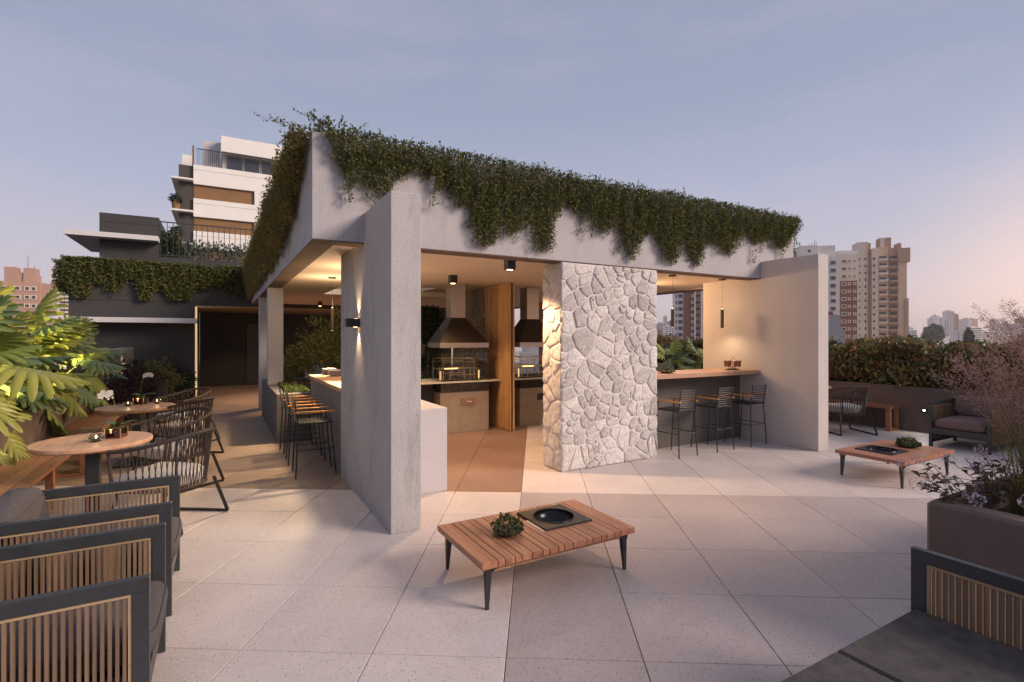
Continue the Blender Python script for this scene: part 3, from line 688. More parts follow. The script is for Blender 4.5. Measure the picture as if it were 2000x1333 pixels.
# ================================================================ coffee tables with fire bowl
ENDS = [.592, .701, .752, .821, .869, .942, 1.023, 1.071, 1.142, 1.189, 1.259, 1.372, 1.421, 1.495, 1.541, 1.61, 1.666, 1.795]
def coffee_table(label, a, b, fp=(.212, .085)):
    t = thing('coffee_table', label, 'coffee table', a, b, 0, group='slatted coffee tables with a sunken fire bowl')
    for k in range(17):
        e0, e1 = (ENDS[k] - 1.195), (ENDS[k + 1] - 1.195)
        hole = e1 > fp[0] - .19 and e0 < fp[0] + .19
        segs = ((-.36, .36),) if not hole else ((-.36, fp[1] - .19), (fp[1] + .19, .36))
        for s0, s1 in segs: put(MB().box(e0 + .0025, e1 - .0025, s0, s1, .262, .302, .0015).mesh('board', M_TEAK), 'board', t)
    m = MB(); m.box(-.56, .56, -.33, -.29, .235, .262); m.part('side_rail', M_TEAKX, t)
    m = MB(); m.box(-.56, .56, .29, .33, .235, .262); m.part('side_rail', M_TEAKX, t)
    for sx in (-1, 1):
        for sy in (-1, 1):
            x, y = sx * .545, sy * .312
            m = MB()
            m.hexa([(x - .009, y - .009, 0), (x + .009, y - .009, 0), (x + .009, y + .009, 0), (x - .009, y + .009, 0),
                    (x - sx * .008 - .02, y - sy * .008 - .02, .235), (x - sx * .008 + .02, y - sy * .008 - .02, .235), (x - sx * .008 + .02, y - sy * .008 + .02, .235), (x - sx * .008 - .02, y - sy * .008 + .02, .235)])
            m.hexa([(x - sx * .01 - .02, y - .02, .225), (x - sx * .01 + .02, y - .02, .225), (x - sx * .01 + .02, y + .02, .225), (x - sx * .01 - .02, y + .02, .225),
                    (x - sx * .03 - .045, y - .022, .2617), (x - sx * .03 + .045, y - .022, .2617), (x - sx * .03 + .045, y + .022, .2617), (x - sx * .03 - .045, y + .022, .2617)])
            m.part('leg', M_BLACK, t)
    # square plate with a round hole
    m = MB(); n = 48; z0, z1 = .302, .314; h = .20; r = .150; vs = []; 
    for z in (z0, z1):
        for k in range(n):
            an = 2 * math.pi * k / n; c_, s_ = math.cos(an), math.sin(an); q = h / max(abs(c_), abs(s_))
            vs.append((fp[0] + c_ * q, fp[1] + s_ * q, z)); vs.append((fp[0] + c_ * r, fp[1] + s_ * r, z))
    fs = []
    for k in range(n):
        k2 = (k + 1) % n
        fs += [(2 * n + 2 * k, 2 * n + 2 * k2, 2 * n + 2 * k2 + 1, 2 * n + 2 * k + 1), (2 * k, 2 * n + 2 * k, 2 * n + 2 * k2, 2 * k2), (2 * k + 1, 2 * k2 + 1, 2 * n + 2 * k2 + 1, 2 * n + 2 * k + 1), (2 * k, 2 * k2, 2 * k2 + 1, 2 * k + 1)]
    m.add(vs, fs); m.part('fire_plate', P('black_steel_plate', (.018, .016, .016), .33, .2, var=.1, vscale=9), t)
    m = MB(); pr = [(r + .004, .318)] + [(r * math.cos(x), .313 - .10 * math.sin(x)) for x in np.linspace(0, 1.5, 12)]
    pr = [(r + .006, .3145), (r + .004, .319), (r - .002, .319)] + [(r * math.cos(x) * .985, .316 - .105 * math.sin(x)) for x in np.linspace(.05, 1.52, 14)]
    m.lathe(pr, 40, (fp[0], fp[1], 0), cap0=False); m.lathe([(x + .004, z - .006) for x, z in pr[3:]], 40, (fp[0], fp[1], 0), cap0=False); m.part('fire_bowl', P('satin_black_bowl', (.02, .02, .022), .22, .7), t, smooth=True)
    return t
coffee_table('slatted teak coffee table with a black fire bowl, in the middle foreground', 1.195, -2.04)
coffee_table('slatted teak coffee table with a black fire bowl, farther back at the right', 6.235, -2.06, (-.165, .06))
def bowl_plant(label, a, b, z, r, mat, bowlmat, h=.8, leaf=.022, n=900):
    t = thing('plant_bowl', label, 'potted plant', a, b, z)
    m = MB(); m.lathe([(r * .35, 0), (r * .6, .006), (r * .95, .026), (r * .97, .028), (r * .9, .026), (r * .5, .010), (.004, .008)], 24); m.part('bowl', bowlmat, t, smooth=True)
    bush(t, 'foliage', n, (r * .92, r * .92, r * h), leaf, mat, c=(0, 0, .025), lump=.12, shell=.55, up=.5, zmin=-.01, part='foliage', four=True, asp=.6)
    m = MB()
    for i in range(14):
        an = i * 2.4; m.tube([(0, 0, .01), (math.cos(an) * r * .4, math.sin(an) * r * .4, r * .5)], .002, 4)
    m.part('stems', M_BARK, t); return t
bowl_plant('small round boxwood plant in a shallow black bowl on the foreground coffee table', .955, -2.06, .303, .108, L_BOX, M_BLACK, 1.0)
bowl_plant('low leafy plant in a flat grey dish on the coffee table at the right', 6.56, -2.06, .303, .135, L_BOX, M_STEELD, .62, .024, 900)
bowl_plant('grey green succulent plant in a brown clay bowl on the right bar top', 4.88, .24, 1.123, .125, L_GREY, P('brown_clay', (.17, .10, .07), .6), 1.0, .022)

# ================================================================ bar stools
def make_stool():
    t = thing('bar_stool', 'x', 'bar stool')
    Hs = .630
    for sx in (-1, 1):
        m = MB(); m.tube([(sx * .195, -.225, 0), (sx * .165, -.195, Hs)], .0085, 8); m.part('leg', M_BLACK, t)
        m = MB(); m.tube([(sx * .195, .225, 0), (sx * .17, .165, Hs), (sx * .172, .150, .75)], .0085, 8); m.part('leg', M_BLACK, t)
        m = MB(); m.tube([(sx * .165, -.195, Hs - .02), (sx * .168, -.235, .925)], .008, 8); m.part('back_post', M_BLACK, t)
        m = MB(); m.box(sx * .178 - .016, sx * .178 + .016, -.235, .215, .75, .771, .004); m.part('armrest', M_ARM, t)
    m = MB(); m.tube([(-.17, -.19, Hs), (.17, -.19, Hs), (.17, .19, Hs), (-.17, .19, Hs)], .0095, 8, closed=True); m.part('seat_frame', M_BLACK, t)
    sl = MB().box(-.165, .165, -.0075, .0075, -.004, .004).mesh('seat_slat', M_BLACK)
    for i in range(13): put(sl, 'seat_slat', t, (0, -.175 + i * .029, Hs + .008))
    bs = MB(); bs.tube([(-.166, 0, 0), (-.09, -.014, 0), (0, -.019, 0), (.09, -.014, 0), (.166, 0, 0)], .0052, 6); bs = bs.mesh('back_slat', M_BLACK)
    for i in range(9):
        z = .652 + i * .0325; put(bs, 'back_slat', t, (0, -.197 - (z - .63) * .13, z))
    m = MB(); z = .32; k = z / Hs; fx, fy, bx, by = .195 - .025 * k, .225 - .06 * k, .195 - .03 * k, -.225 + .03 * k
    m.tube([(-bx, by, z), (bx, by, z), (fx, fy, z), (-fx, fy, z)], .0065, 6, closed=True); m.part('footrail', M_BLACK, t)
    return t
proto = make_stool(); first = True
def place_stool(a, b, rz, label, group):
    global first
    o = proto if first else dup(proto, (0, 0, 0), 0)
    first = False
    o.location = W(a, b, 0); o.rotation_euler = (0, 0, PSI + rz + R(rnd.uniform(-4, 4))); o['label'] = label; o['group'] = group; o['category'] = 'bar stool'
g = 'black bar stools with wooden armrests at the left bar'
for b_, l in ((1.47, 'nearest of the three black bar stools at the left bar'), (2.18, 'middle of the three black bar stools at the left bar'), (2.90, 'farthest of the three black bar stools at the left bar, by the low planter')):
    place_stool(.235, b_, R(-90), l, g)
g = 'black bar stools with wooden armrests at the right bar'
for a_, l in ((4.80, 'bar stool at the right bar, next to the stone pillar'), (5.575, 'middle bar stool of the three at the right bar'), (6.335, 'bar stool at the right bar, next to the pale wall')):
    place_stool(a_, .01, 0, l, g)

# ================================================================ rope chairs
def make_rope_chair():
    t = thing('rope_chair', 'x', 'chair')
    def U(s, hw, y0, y1, zf, zb, p=2.6):   # s 0..1 from the left front round the back to the right front
        an = math.pi * s; c_, s_ = -math.cos(an), math.sin(an)
        x = hw * math.copysign(abs(c_) ** (2 / p), c_); y = y0 - (y0 - y1) * abs(s_) ** (2 / p)
        return (x, y, zf + (zb - zf) * (abs(s_) ** 1.15))
    rim = lambda s: U(s, .335, .27, -.335, .69, .815)
    low = lambda s: U(s, .29, .27, -.285, .345, .345)
    n = 44
    m = MB(); m.tube([rim(i / n) for i in range(n + 1)], .0165, 8); m.part('top_rail', M_ROPE, t, smooth=True)
    m = MB(); m.tube([low(i / n) for i in range(n + 1)], .0125, 8, closed=True); m.part('seat_ring', M_ROPE, t, smooth=True)
    for s in (0, 1): m = MB(); m.tube([rim(s), low(s)], .013, 8); m.part('front_post', M_ROPE, t)
    for s in (.3, .7): m = MB(); m.tube([rim(s), low(s)], .009, 6); m.part('back_post', M_BLACK, t)
    m = MB(); k = 30
    for i in range(k):
        s0 = .025 + .95 * (i + .5) / k
        for d in (-.028, .028):
            q = min(.985, max(.015, s0 + d)); m.tube([rim(s0), low(q)], .0042, 5, caps=False)
    m.part('rope_weave', M_ROPE, t)['kind'] = 'stuff'
    m = MB()  # binding on the rail
    for i in range(k):
        s0 = .025 + .95 * (i + .5) / k; a_, b_ = Vector(rim(s0 - .006)), Vector(rim(s0 + .006)); m.tube([a_, b_], .0195, 8)
    m.part('rope_binding', M_ROPE, t)['kind'] = 'stuff'
    # cushion
    m = MB(); outl = [(x_, y_) for x_, y_, _ in [U(i / 30, .275, .29, -.262, 0, 0, 3.0) for i in range(31)]]
    ring = lambda k_, z: [(x_ * k_, (y_ - .01) * k_ + .01, z) for x_, y_ in outl]
    vs = []; prof = ((.93, .362), (.985, .372), (1.0, .40), (1.0, .435), (.985, .458), (.94, .472), (.7, .480), (.35, .483))
    for k_, z in prof: vs += ring(k_, z)
    L = len(outl); fs = [(r_ * L + i, r_ * L + (i + 1) % L, (r_ + 1) * L + (i + 1) % L, (r_ + 1) * L + i) for r_ in range(len(prof) - 1) for i in range(L)]
    fs.append(tuple((len(prof) - 1) * L + i for i in range(L))); fs.append(tuple(reversed(range(L))))
    m.add(vs, fs); m.part('cushion', M_CREAM, t, smooth=True)
    for sx in (-1, 1):
        m = MB()
        pts = [(sx * .262, -.24, .345), (sx * .31, -.345, .012), (sx * .31, .30, .012), (sx * .268, .24, .345)]
        for p0, p1 in zip(pts, pts[1:]): m.bar(p0, p1, .024, .018, up=(1, 0, 0))
        m.part('leg', M_BLACK, t)
    m = MB(); m.bar((-.25, .1, .335), (.25, .1, .335), .02, .02); m.bar((-.25, -.15, .335), (.25, -.15, .335), .02, .02); m.part('seat_support', M_BLACK, t)
    return t
rc = make_rope_chair(); firstc = True
def place_rope(x, y, dx, dy, label, group=None):
    global firstc
    o = rc if firstc else dup(rc, (0, 0, 0), 0)
    firstc = False; o.location = (x, y, 0); o.rotation_euler = (0, 0, math.atan2(dy, dx) - math.pi / 2); o['label'] = label; o['category'] = 'chair'
    o['group'] = group or 'woven rope armchairs with cream cushions at the left tables'
place_rope(-3.05, 4.55, -.99, .06, 'nearest rope armchair at the front round table, its back to the aisle')
place_rope(-3.72, 5.66, -.38, -.92, 'rope armchair on the far side of the front round table, facing the camera')
place_rope(-4.46, 6.98, -.99, .06, 'rope armchair beside the rear round table, its back to the aisle')
place_rope(-5.10, 8.00, -.38, -.92, 'farthest rope armchair, beyond the rear round table')
place_rope(5.76, 8.86, -.05, .999, 'rope armchair half hidden behind the right end wall, facing the hedge', 'rope armchairs by the hedge')

# ================================================================ bistro tables, candles, orchids
def table(label, x, y, r, group=None, h=.74):
    t = thing('round_table', label, 'table', world_xy=(x, y), wrot=PSI); 
    if group: t['group'] = group
    m = MB(); m.lathe([(r * .96, h - .045), (r, h - .030), (r, h - .004), (r - .004, h), (.02, h)], 64); m.part('tabletop', M_TABLEW, t)
    m = MB(); m.box(-.05, .05, -.05, .05, .03, h - .046, .003); m.part('pedestal', M_BLACK2, t)
    m = MB(); m.box(-.22, .22, -.22, .22, 0, .03, .004); m.part('base', M_BLACK2, t)
    return t
T1 = (-3.68, 4.50); T2 = (-4.90, 6.68)
table('front round wooden table beside the bench, with an orchid and a candle on it', *T1, .43)
table('rear round wooden table beside the bench, with an orchid and two candles', *T2, .43)
table('small round wooden table behind the right end wall, by the hedge', 5.42, 9.62, .50)
def add_point(parent, loc, e, col=(1, .62, .28), r=.03, name='lamp_light'):
    l = bpy.data.lights.new(name, 'POINT'); l.energy = e; l.color = col; l.shadow_soft_size = r
    o = bpy.data.objects.new(name, l); sc.collection.objects.link(o); o.location = loc
    if parent: o.parent = parent
    return o
def add_spot(parent, loc, tgt, e, ang, col=(1, .62, .28), blend=.6, r=.03, name='lamp_light'):
    l = bpy.data.lights.new(name, 'SPOT'); l.energy = e; l.color = col; l.shadow_soft_size = r; l.spot_size = R(ang); l.spot_blend = blend
    o = bpy.data.objects.new(name, l); sc.collection.objects.link(o); o.location = loc
    o.rotation_euler = (Vector(tgt) - Vector(loc)).to_track_quat('-Z', 'Y').to_euler()
    if parent: o.parent = parent
    return o
def candle(label, x, y, z, s=1.0):
    t = thing('candle_holder', label, 'candle', world_xy=(x, y), z=z, wrot=0)
    m = MB(); m.lathe([(.022 * s, 0), (.040 * s, .012 * s), (.046 * s, .03 * s), (.038 * s, .052 * s), (.034 * s, .056 * s), (.032 * s, .052 * s), (.040 * s, .03 * s), (.034 * s, .014 * s), (.01 * s, .006 * s)], 24); m.part('glass', M_GLASS, t, smooth=True)
    m = MB(); m.lathe([(.024 * s, .012 * s), (.024 * s, .026 * s), (.003, .027 * s)], 16); m.part('wax', P('wax', (.7, .6, .45), .5), t)
    m = MB(); m.lathe([(.001, .028 * s), (.006 * s, .036 * s), (.004 * s, .044 * s), (.0005, .052 * s)], 8); m.part('flame', M_FLAME, t)
    add_point(t, (0, 0, .07), .35, r=.012)
candle('glass candle holder burning on the front round table', -3.60, 4.43, .7405, 1.15)
candle('glass candle holder left of the orchid on the rear round table', -5.04, 6.72, .7405, 1.1)
candle('glass candle holder right of the orchid on the rear round table', -4.84, 6.98, .7405, 1.1)
def orchid(label, x, y, z, tip, seed):
    rg = random.Random(seed); t = thing('orchid', label, 'potted orchid', world_xy=(x, y), z=z, wrot=PSI - .3)
    m = MB(); m.box(-.062, .062, -.062, .062, 0, .085, .002); m.part('pot', M_MIRROR, t)
    m = MB()
    for sx in (-1, 1):
        for sy in (-1, 1): m.box(sx * .0605 - .0035, sx * .0605 + .0035, sy * .0605 - .0035, sy * .0605 + .0035, -.0002, .0862)
    m.part('pot_edges', M_STEEL, t)['kind'] = 'stuff'
    bush(t, 'moss', 260, (.055, .055, .02), .014, L_BROM if False else L_TREE, c=(0, 0, .088), part='moss')
    for an, l in ((.4, .17), (2.6, .15), (3.9, .11), (5.5, .13)):
        m = MB(); n = 8; vs = []; fs = []
        for i in range(n + 1):
            q = i / n; w_ = .026 * math.sin(math.pi * min(1, .12 + q * .9)) + .002; r_ = l * q; zz = .09 + .06 * math.sin(q * 2.0) - .02 * q
            cx, cy = math.cos(an), math.sin(an)
            vs += [(cx * r_ - cy * w_, cy * r_ + cx * w_, zz + .006), (cx * r_, cy * r_, zz), (cx * r_ + cy * w_, cy * r_ - cx * w_, zz + .006)]
        for i in range(n): fs += [(3 * i, 3 * i + 1, 3 * i + 4, 3 * i + 3), (3 * i + 1, 3 * i + 2, 3 * i + 5, 3 * i + 4)]
        m.add(vs, fs); m.part('leaf', P('orchid_leaf', (.06, .10, .03), .35, var=.2, vscale=12), t, smooth=True)
    # stem arching to the blooms
    tx, ty, tz = tip; pts = [(0, 0, .08)]
    for q in np.linspace(.12, 1, 10): pts.append((tx * q ** 2.4, ty * q ** 2.4, .08 + (tz - .08) * math.sin(q * 1.75) / math.sin(1.45)))
    m = MB(); m.tube(pts, .0028, 5); m.part('stem', M_STEM, t)
    for i in range(6):
        q = pts[-1 - i] if i < 5 else pts[-5]
        c = Vector(q) + Vector((rg.uniform(-.02, .02), -.01 - rg.random() * .02, rg.uniform(-.03, .01)))
        if i > 3: c = c * 1.0
        f_ = Vector((rg.uniform(-.5, .3), -1, rg.uniform(-.1, .3))).normalized(); u_ = f_.orthogonal().normalized(); v_ = f_.cross(u_)
        r_ = .034 if i < 4 else .012; m = MB()
        for k in range(5):
            an = k * 2 * math.pi / 5 + i; d = u_ * math.cos(an) + v_ * math.sin(an); s_ = f_.cross(d)
            wd = (.62 if k % 2 else .46) * r_
            m.add([c, c + d * r_ * .5 + s_ * wd + f_ * .004, c + d * r_ + f_ * .001, c + d * r_ * .5 - s_ * wd + f_ * .004], [(0, 1, 2), (0, 2, 3)])
        m.tube([c, c + f_ * r_ * .35], [r_ * .16, r_ * .07], 5); m.part('flower', L_PETAL, t)
orchid('white orchid in a small mirrored cube pot on the front round table', -3.57, 4.62, .7405, (-.09, -.02, .40), 3)
orchid('white orchid in a small mirrored cube pot on the rear round table', -5.02, 6.92, .7405, (.16, -.02, .42), 8)

# ================================================================ benches
def bench(label, a0, a1, b0, b1, frames, front, h=.43, name='bench'):
    t = thing('bench', label, 'bench', (a0 + a1) / 2, (b0 + b1) / 2, 0); 
    nb = 4; w_ = (a1 - a0) / nb; b = b0
    while b < b1 - .01:
        e = min(b1, b + 2.62)
        for i in range(nb):
            m = MB(); m.box(a0 + i * w_ + .002, a0 + (i + 1) * w_ - .002, b + .0015, e - .0015, h - .042, h, .002); o = m.ppart('board', M_TEAK, t)
        b = e
    for bb in frames:
        m = MB(); m.box(a0 + .02, a0 + .08, bb, bb + .07, 0, h - .043, .002); m.box(a1 - .08, a1 - .02, bb, bb + .07, 0, h - .043, .002); m.box(a0 + .08, a1 - .08, bb + .002, bb + .068, .0005, .04); m.ppart('leg_frame', M_TEAK, t)
    return t
bench('long low wooden bench along the brown planter at the left', -2.56, -2.12, -.9, 6.9, (-.4, 1.3, 2.66, 4.0, 5.3, 6.7), 1)
bench('low wooden bench against the brown planter below the hedge at the right', 9.37, 9.74, -.62, 2.3, (-.61, .9, 2.2), 1)

# ================================================================ lounge armchairs
def side_frame(t, x, d0, d1, h, slats=True, wd=.036, inner=1):
    """closed loop frame in the plane x, from y d0 to d1, with border strips and upright slats"""
    fw = .058
    fr = MB(); fr.box(x - wd / 2, x + wd / 2, d0, d1, h - fw, h, .002); fr.part('top_bar', M_BLACK2, t)
    fr = MB(); fr.box(x - wd / 2, x + wd / 2, d1 - fw, d1, 0, h - fw - .0005, .002); fr.part('front_post', M_BLACK2, t)
    fr = MB(); fr.box(x - wd / 2, x + wd / 2, d0, d0 + fw, 0, h - fw - .0005, .002); fr.part('rear_post', M_BLACK2, t)
    fr = MB(); fr.box(x - wd / 2, x + wd / 2, d0 + fw + .0005, d1 - fw - .0005, .06, .10, .002); fr.part('bottom_bar', M_BLACK2, t)
    y0, y1, z0, z1 = d0 + fw + .001, d1 - fw - .001, .1005, h - fw - .001
    b = MB(); s = .012
    b.box(x - .011, x + .011, y0, y1, z1 - s, z1); b.box(x - .011, x + .011, y1 - s, y1, z0, z1 - s - .0003); b.box(x - .011, x + .011, y0, y0 + s, z0, z1 - s - .0003)
    b.part('wood_border', M_SLATL, t)
    n = int((y1 - y0 - 2 * s) / .0232); st_ = (y1 - y0 - 2 * s) / n
    me = MB().box(-.0075, .0075, -.006, .006, z0, z1 - s - .0005).mesh('slat', M_SLAT)
    for i in range(n): put(me, 'slat', t, (x, y0 + s + (i + .5) * st_, 0))
def pillow(name, mat, t, x0, x1, y0, y1, z0, z1, puff=.02, r=.035, n=7, tilt=0):
    """rounded cushion: superellipsoid-like box"""
    m = MB(); cx, cy, cz = (x0 + x1) / 2, (y0 + y1) / 2, (z0 + z1) / 2; hx, hy, hz = (x1 - x0) / 2, (y1 - y0) / 2, (z1 - z0) / 2
    nu, nv = 28, 12; vs = []; e = .28
    f = lambda c, p: math.copysign(abs(c) ** p, c)
    for j in range(nv + 1):
        ph = -math.pi / 2 + math.pi * j / nv
        for i in range(nu):
            th = 2 * math.pi * i / nu
            x = f(math.cos(ph), .35) * f(math.cos(th), e); y = f(math.cos(ph), .35) * f(math.sin(th), e); z = f(math.sin(ph), .6)
            vs.append((cx + x * hx, cy + y * hy + tilt * z * hz, cz + z * (hz + puff * (1 - x * x) * (1 - y * y)) + rnd.uniform(-.0015, .0015)))
    fs = [(j * nu + i, j * nu + (i + 1) % nu, (j + 1) * nu + (i + 1) % nu, (j + 1) * nu + i) for j in range(nv) for i in range(nu)]
    m.add(vs, fs); o = m.part(name, mat, t, smooth=True)
    vert = (y1 - y0) < (z1 - z0)
    for s_ in (-.55, .55):
        sg = f(s_, 1 / .6); pr = max(0, 1 - abs(s_) ** (2 / .6)) ** (.35 / 2)
        pts = [(cx + pr * f(math.cos(a), e) * hx * 1.003, cy + pr * f(math.sin(a), e) * hy * 1.003 + tilt * s_ * hz, cz + s_ * hz) for a in np.linspace(0, 2 * math.pi, 49)[:-1]]
        q = MB(); q.tube(pts, .0032, 6, closed=True); q.part('piping', mat, o, smooth=True)
    return o
def make_armchair():
    t = thing('lounge_chair', 'x', 'armchair')
    for sx in (-1, 1): side_frame(t, sx * .338, -.505, .375, .668)
    m = MB(); m.box(-.319, .319, -.47, .36, .235, .275, .003); m.part('seat_base', M_BLACK2, t)
    m = MB(); m.box(-.319, .319, .362, .374, .20, .285); m.part('front_rail', M_BLACK2, t)
    m = MB(); m.box(-.319, .319, -.504, -.48, .60, .66, .002); m.box(-.319, .319, -.504, -.48, .24, .29, .002); m.part('back_rail', M_BLACK2, t)
    me = MB().box(-.006, .006, -.006, .006, .291, .599).mesh('back_slat', M_SLAT)
    for i in range(26): put(me, 'back_slat', t, (-.305 + i * .0244, -.492, 0))
    pillow('seat_cushion', M_FABRIC, t, -.315, .315, -.46, .40, .278, .425, puff=.018)
    pillow('back_cushion', M_FABRIC, t, -.305, .305, -.475, -.315, .44, .73, puff=.01, tilt=-.2)
    return t
ac = make_armchair(); g = 'slatted lounge armchairs with charcoal cushions'
ac.location = W(-1.375, -1.143); ac.rotation_euler.z = PSI - R(90); ac['label'] = 'slatted black framed armchair at the left, the one nearer the rope chairs'; ac['group'] = g
dup(ac, W(-1.375, -2.217), PSI - R(90), 'slatted black framed armchair in the bottom left corner, nearest the camera', g)
oc = dup(ac, W(8.935, -1.85), PSI + R(90), 'dark framed armchair at the right, in front of the brown hedge planter', g)
M_FABRIC_FLARE = P('flare_tinted_fabric', (.17, .105, .095), .95, var=.35, vscale=110, bump=.5, bscale=220)  # tint of the red sun flare put into the right armchair's cushion colour
for ch in oc.children_recursive:
    if 'cushion' in ch.name or 'piping' in ch.name: ch.material_slots[0].link = 'OBJECT'; ch.material_slots[0].material = M_FABRIC_FLARE
# foreground sofa
sf = thing('sofa', 'low dark modular sofa in the bottom right corner, with a slatted arm panel', 'sofa', 1.06, -4.35, 0)
side_frame(sf, 1.0, -.39, .39, .668)
side_frame(sf, -1.0, -.39, .39, .668)
for i in range(3):
    x0 = -.981 + i * .654
    m = MB(); m.box(x0 + .003, x0 + .651, -.37, .375, .30, .398, .012); m.part('seat_cushion', M_SEATD, sf, smooth=True)
m = MB(); m.box(-.981, .981, -.37, .37, .235, .297); m.part('seat_base', M_BLACK2, sf)
# ================================================================ kitchen and barbecues
def barbecue(da, label, hlabel, handle_dark=False):
    g_ = 'built in barbecues in the pavilion kitchen'
    t = thing('barbecue_counter', label, 'barbecue', 2.93 + da, 3.3, 0, group=g_)
    f = lambda: MB()
    m = f().box(2.47 + da, 3.39 + da, 3.0, 3.75, 0, .70, .004); m.ppart('body', M_CLAY, t)
    m = f().box(2.48 + da, 3.385 + da, 2.992, 3.75, .702, .857, .002); m.ppart('granite_band', M_GRAN, t)
    m = f().box(2.05 + da if da == 0 else 3.78, 3.625 if da == 0 else 5.2, 2.985, 3.78, .858, .885, .002)
    m.ppart('countertop', M_QUARTZ, t)
    m = f().box(2.85 + da, 3.12 + da, 2.985, 2.999, .47, .59, .002); d = m.ppart('drawer', M_BLACK if handle_dark else P('copper_plate', (.26, .14, .08), .5), t)
    m = MB().tube([(-.045, -.028, .0), (.045, -.028, .0)], .007, 8); m.tube([(-.045, 0, 0), (-.045, -.03, 0)], .005, 6); m.tube([(.045, 0, 0), (.045, -.03, 0)], .005, 6)
    h = put(m.mesh('handle', M_STEEL), 'handle', d); h.location = (.055, -.315, .53)
    # fire pit recess, grate, rack
    m = f().box(2.55 + da, 3.31 + da, 3.06, 3.60, .8855, .905); m.ppart('burner_tray', M_BLACK, t)
    gr = f()
    for i in range(22): gr.tube([(2.57 + da + i * .0345, 3.08, .918), (2.57 + da + i * .0345, 3.58, .918)], .004, 5)
    gr.ppart('grate', M_STEELD, t)
    gr = f()
    for y in (3.08, 3.56):
        gr.tube([(2.56 + da, y, .906), (2.56 + da, y, 1.27), (3.14 + da, y, 1.27), (3.14 + da, y, .906)], .008, 6)
        gr.tube([(2.56 + da, y, 1.215), (3.14 + da, y, 1.215)], .006, 6)
        gr.tube([(2.66 + da, y, .99), (3.16 + da, y, .99)], .008, 6); gr.tube([(2.68 + da, y, .906), (2.68 + da, y, 1.10)], .008, 6); gr.tube([(3.06 + da, y, .906), (3.06 + da, y, 1.10)], .008, 6)
    for x in (2.56, 3.14): gr.tube([(x + da, 3.08, 1.27), (x + da, 3.56, 1.27)], .007, 6)
    gr.ppart('rack', M_STEEL, t)
    gr = f(); gr.tube([(2.50 + da, 3.2, 1.09), (3.28 + da, 3.2, 1.09)], .007, 8); gr.tube([(2.50 + da, 3.42, 1.09), (3.28 + da, 3.42, 1.09)], .007, 8); gr.ppart('skewer_bars', M_STEEL, t)
    m = f(); m.tube([(2.60 + da, 3.12, 1.10), (2.84 + da, 3.12, 1.10)], .008, 8); m.ppart('heating_tube', emit('orange_heater', (1.0, .50, .14), 5), t, label='glowing orange heating tube')
    for x in (2.53, 2.98, 3.26):
        m = f().lathe([(.012, 0), (.012, .15), (.010, .155), (.004, .156)], 12, (x + da, 3.14, .906)); m.ppart('warm_lamp', emit('amber_lamp', (1.0, .55, .2), 1.6) if x != 2.98 else M_STEEL, t)
    for (x0_, x1_, y0_, y1_) in ((2.475, 3.385, 3.008, 3.014), (2.475, 2.481, 3.015, 3.60), (3.379, 3.385, 3.015, 3.60)):
        m = f().box(x0_ + da, x1_ + da, y0_, y1_, .886, 1.38); m.ppart('glass_screen', M_GLASS, t)
    for q_ in (-.2, .2): add_spot(None, W(2.93 + da + q_, 3.25, 1.452), W(2.93 + da + q_, 3.2, .9), 14, 165, (1.0, .58, .24), .5, .012)
    hd = thing('range_hood', hlabel, 'range hood', 2.93 + da, 3.3, 1.46, group='steel range hoods over the barbecues')
    m = MB(); m.box(-.46, .46, -.30, .30, 0, .088, .002); m.part('rim', M_STEEL, hd)
    for q_ in (-.2, .2): MB().lathe([(.022, -.001), (.02, -.004), (.003, -.004)], 12, (q_, -.05, 0)).part('lamp', M_WARMS, hd)
    m = MB(); a0, a1 = .46, .135; z0, z1 = .0885, .53; y1_ = .12
    vs = [(-a0, -.30, z0), (a0, -.30, z0), (a0, .30, z0), (-a0, .30, z0), (-a1, -.02, z1), (a1, -.02, z1), (a1, .25, z1), (-a1, .25, z1)]
    m.hexa(vs); m.part('canopy', M_STEELD, hd)
    m = MB(); m.box(-a1 + .002, a1 - .002, -.018, .248, z1 + .0005, ZC - 1.46 - .001, .002); m.part('flue', M_STEEL, hd)
barbecue(0, 'tan concrete barbecue counter with a copper drawer and steel rack, left of the wooden partition', 'steel hood over the left barbecue')
barbecue(1.56, 'tan concrete barbecue counter partly hidden behind the stone pillar', 'steel hood partly hidden by the stone pillar', True)
solo(MB().box(1.4, 2.462, 3.3, 3.9, 0, .84), 'shade_infill', P('painted_shade', (.05, .045, .042), .6), 'dark cabinet standing for the shaded open space left of the left barbecue', 'infill', (1.95, 3.6, 0))  # dark box painted as the shade in the open space under the worktop
MBt = MB().box(1.38, 2.045, 2.985, 3.9, .858, .885, .002); solo(MBt, 'kitchen_worktop', M_QUARTZ, 'pale worktop beside the left barbecue', 'worktop', (1.7, 3.4, .858))
# wooden partition of upright boards
wp = thing('wood_partition', 'golden upright board partition between the two barbecues', 'partition', 3.69, 3.15, 0)
nb = 11; y = 2.67
for i in range(nb):
    w_ = .088; m = MB(); m.box(3.64, 3.664, y + .0015, y + w_ - .0015, .01, ZC - .003, .002)
    o = m.mesh('board', M_PINE, origin=(3.65, y + .04, 0)); put(o, 'board', wp, (3.65 - 3.69, y + .04 - 3.15, 0)); y += w_
y = 2.66
for i in range(11):
    m = MB(); m.box(3.70, 3.724, y + .0015, y + .0865, .01, ZC - .003, .002)
    o = m.mesh('board', M_PINE, origin=(3.712, y + .04, 0)); put(o, 'board', wp, (3.712 - 3.69, y + .04 - 3.15, 0)); y += .088
MB().box(3.665, 3.699, 2.69, 3.6, 0, ZC - .004).ppart('core', M_BARK, wp)
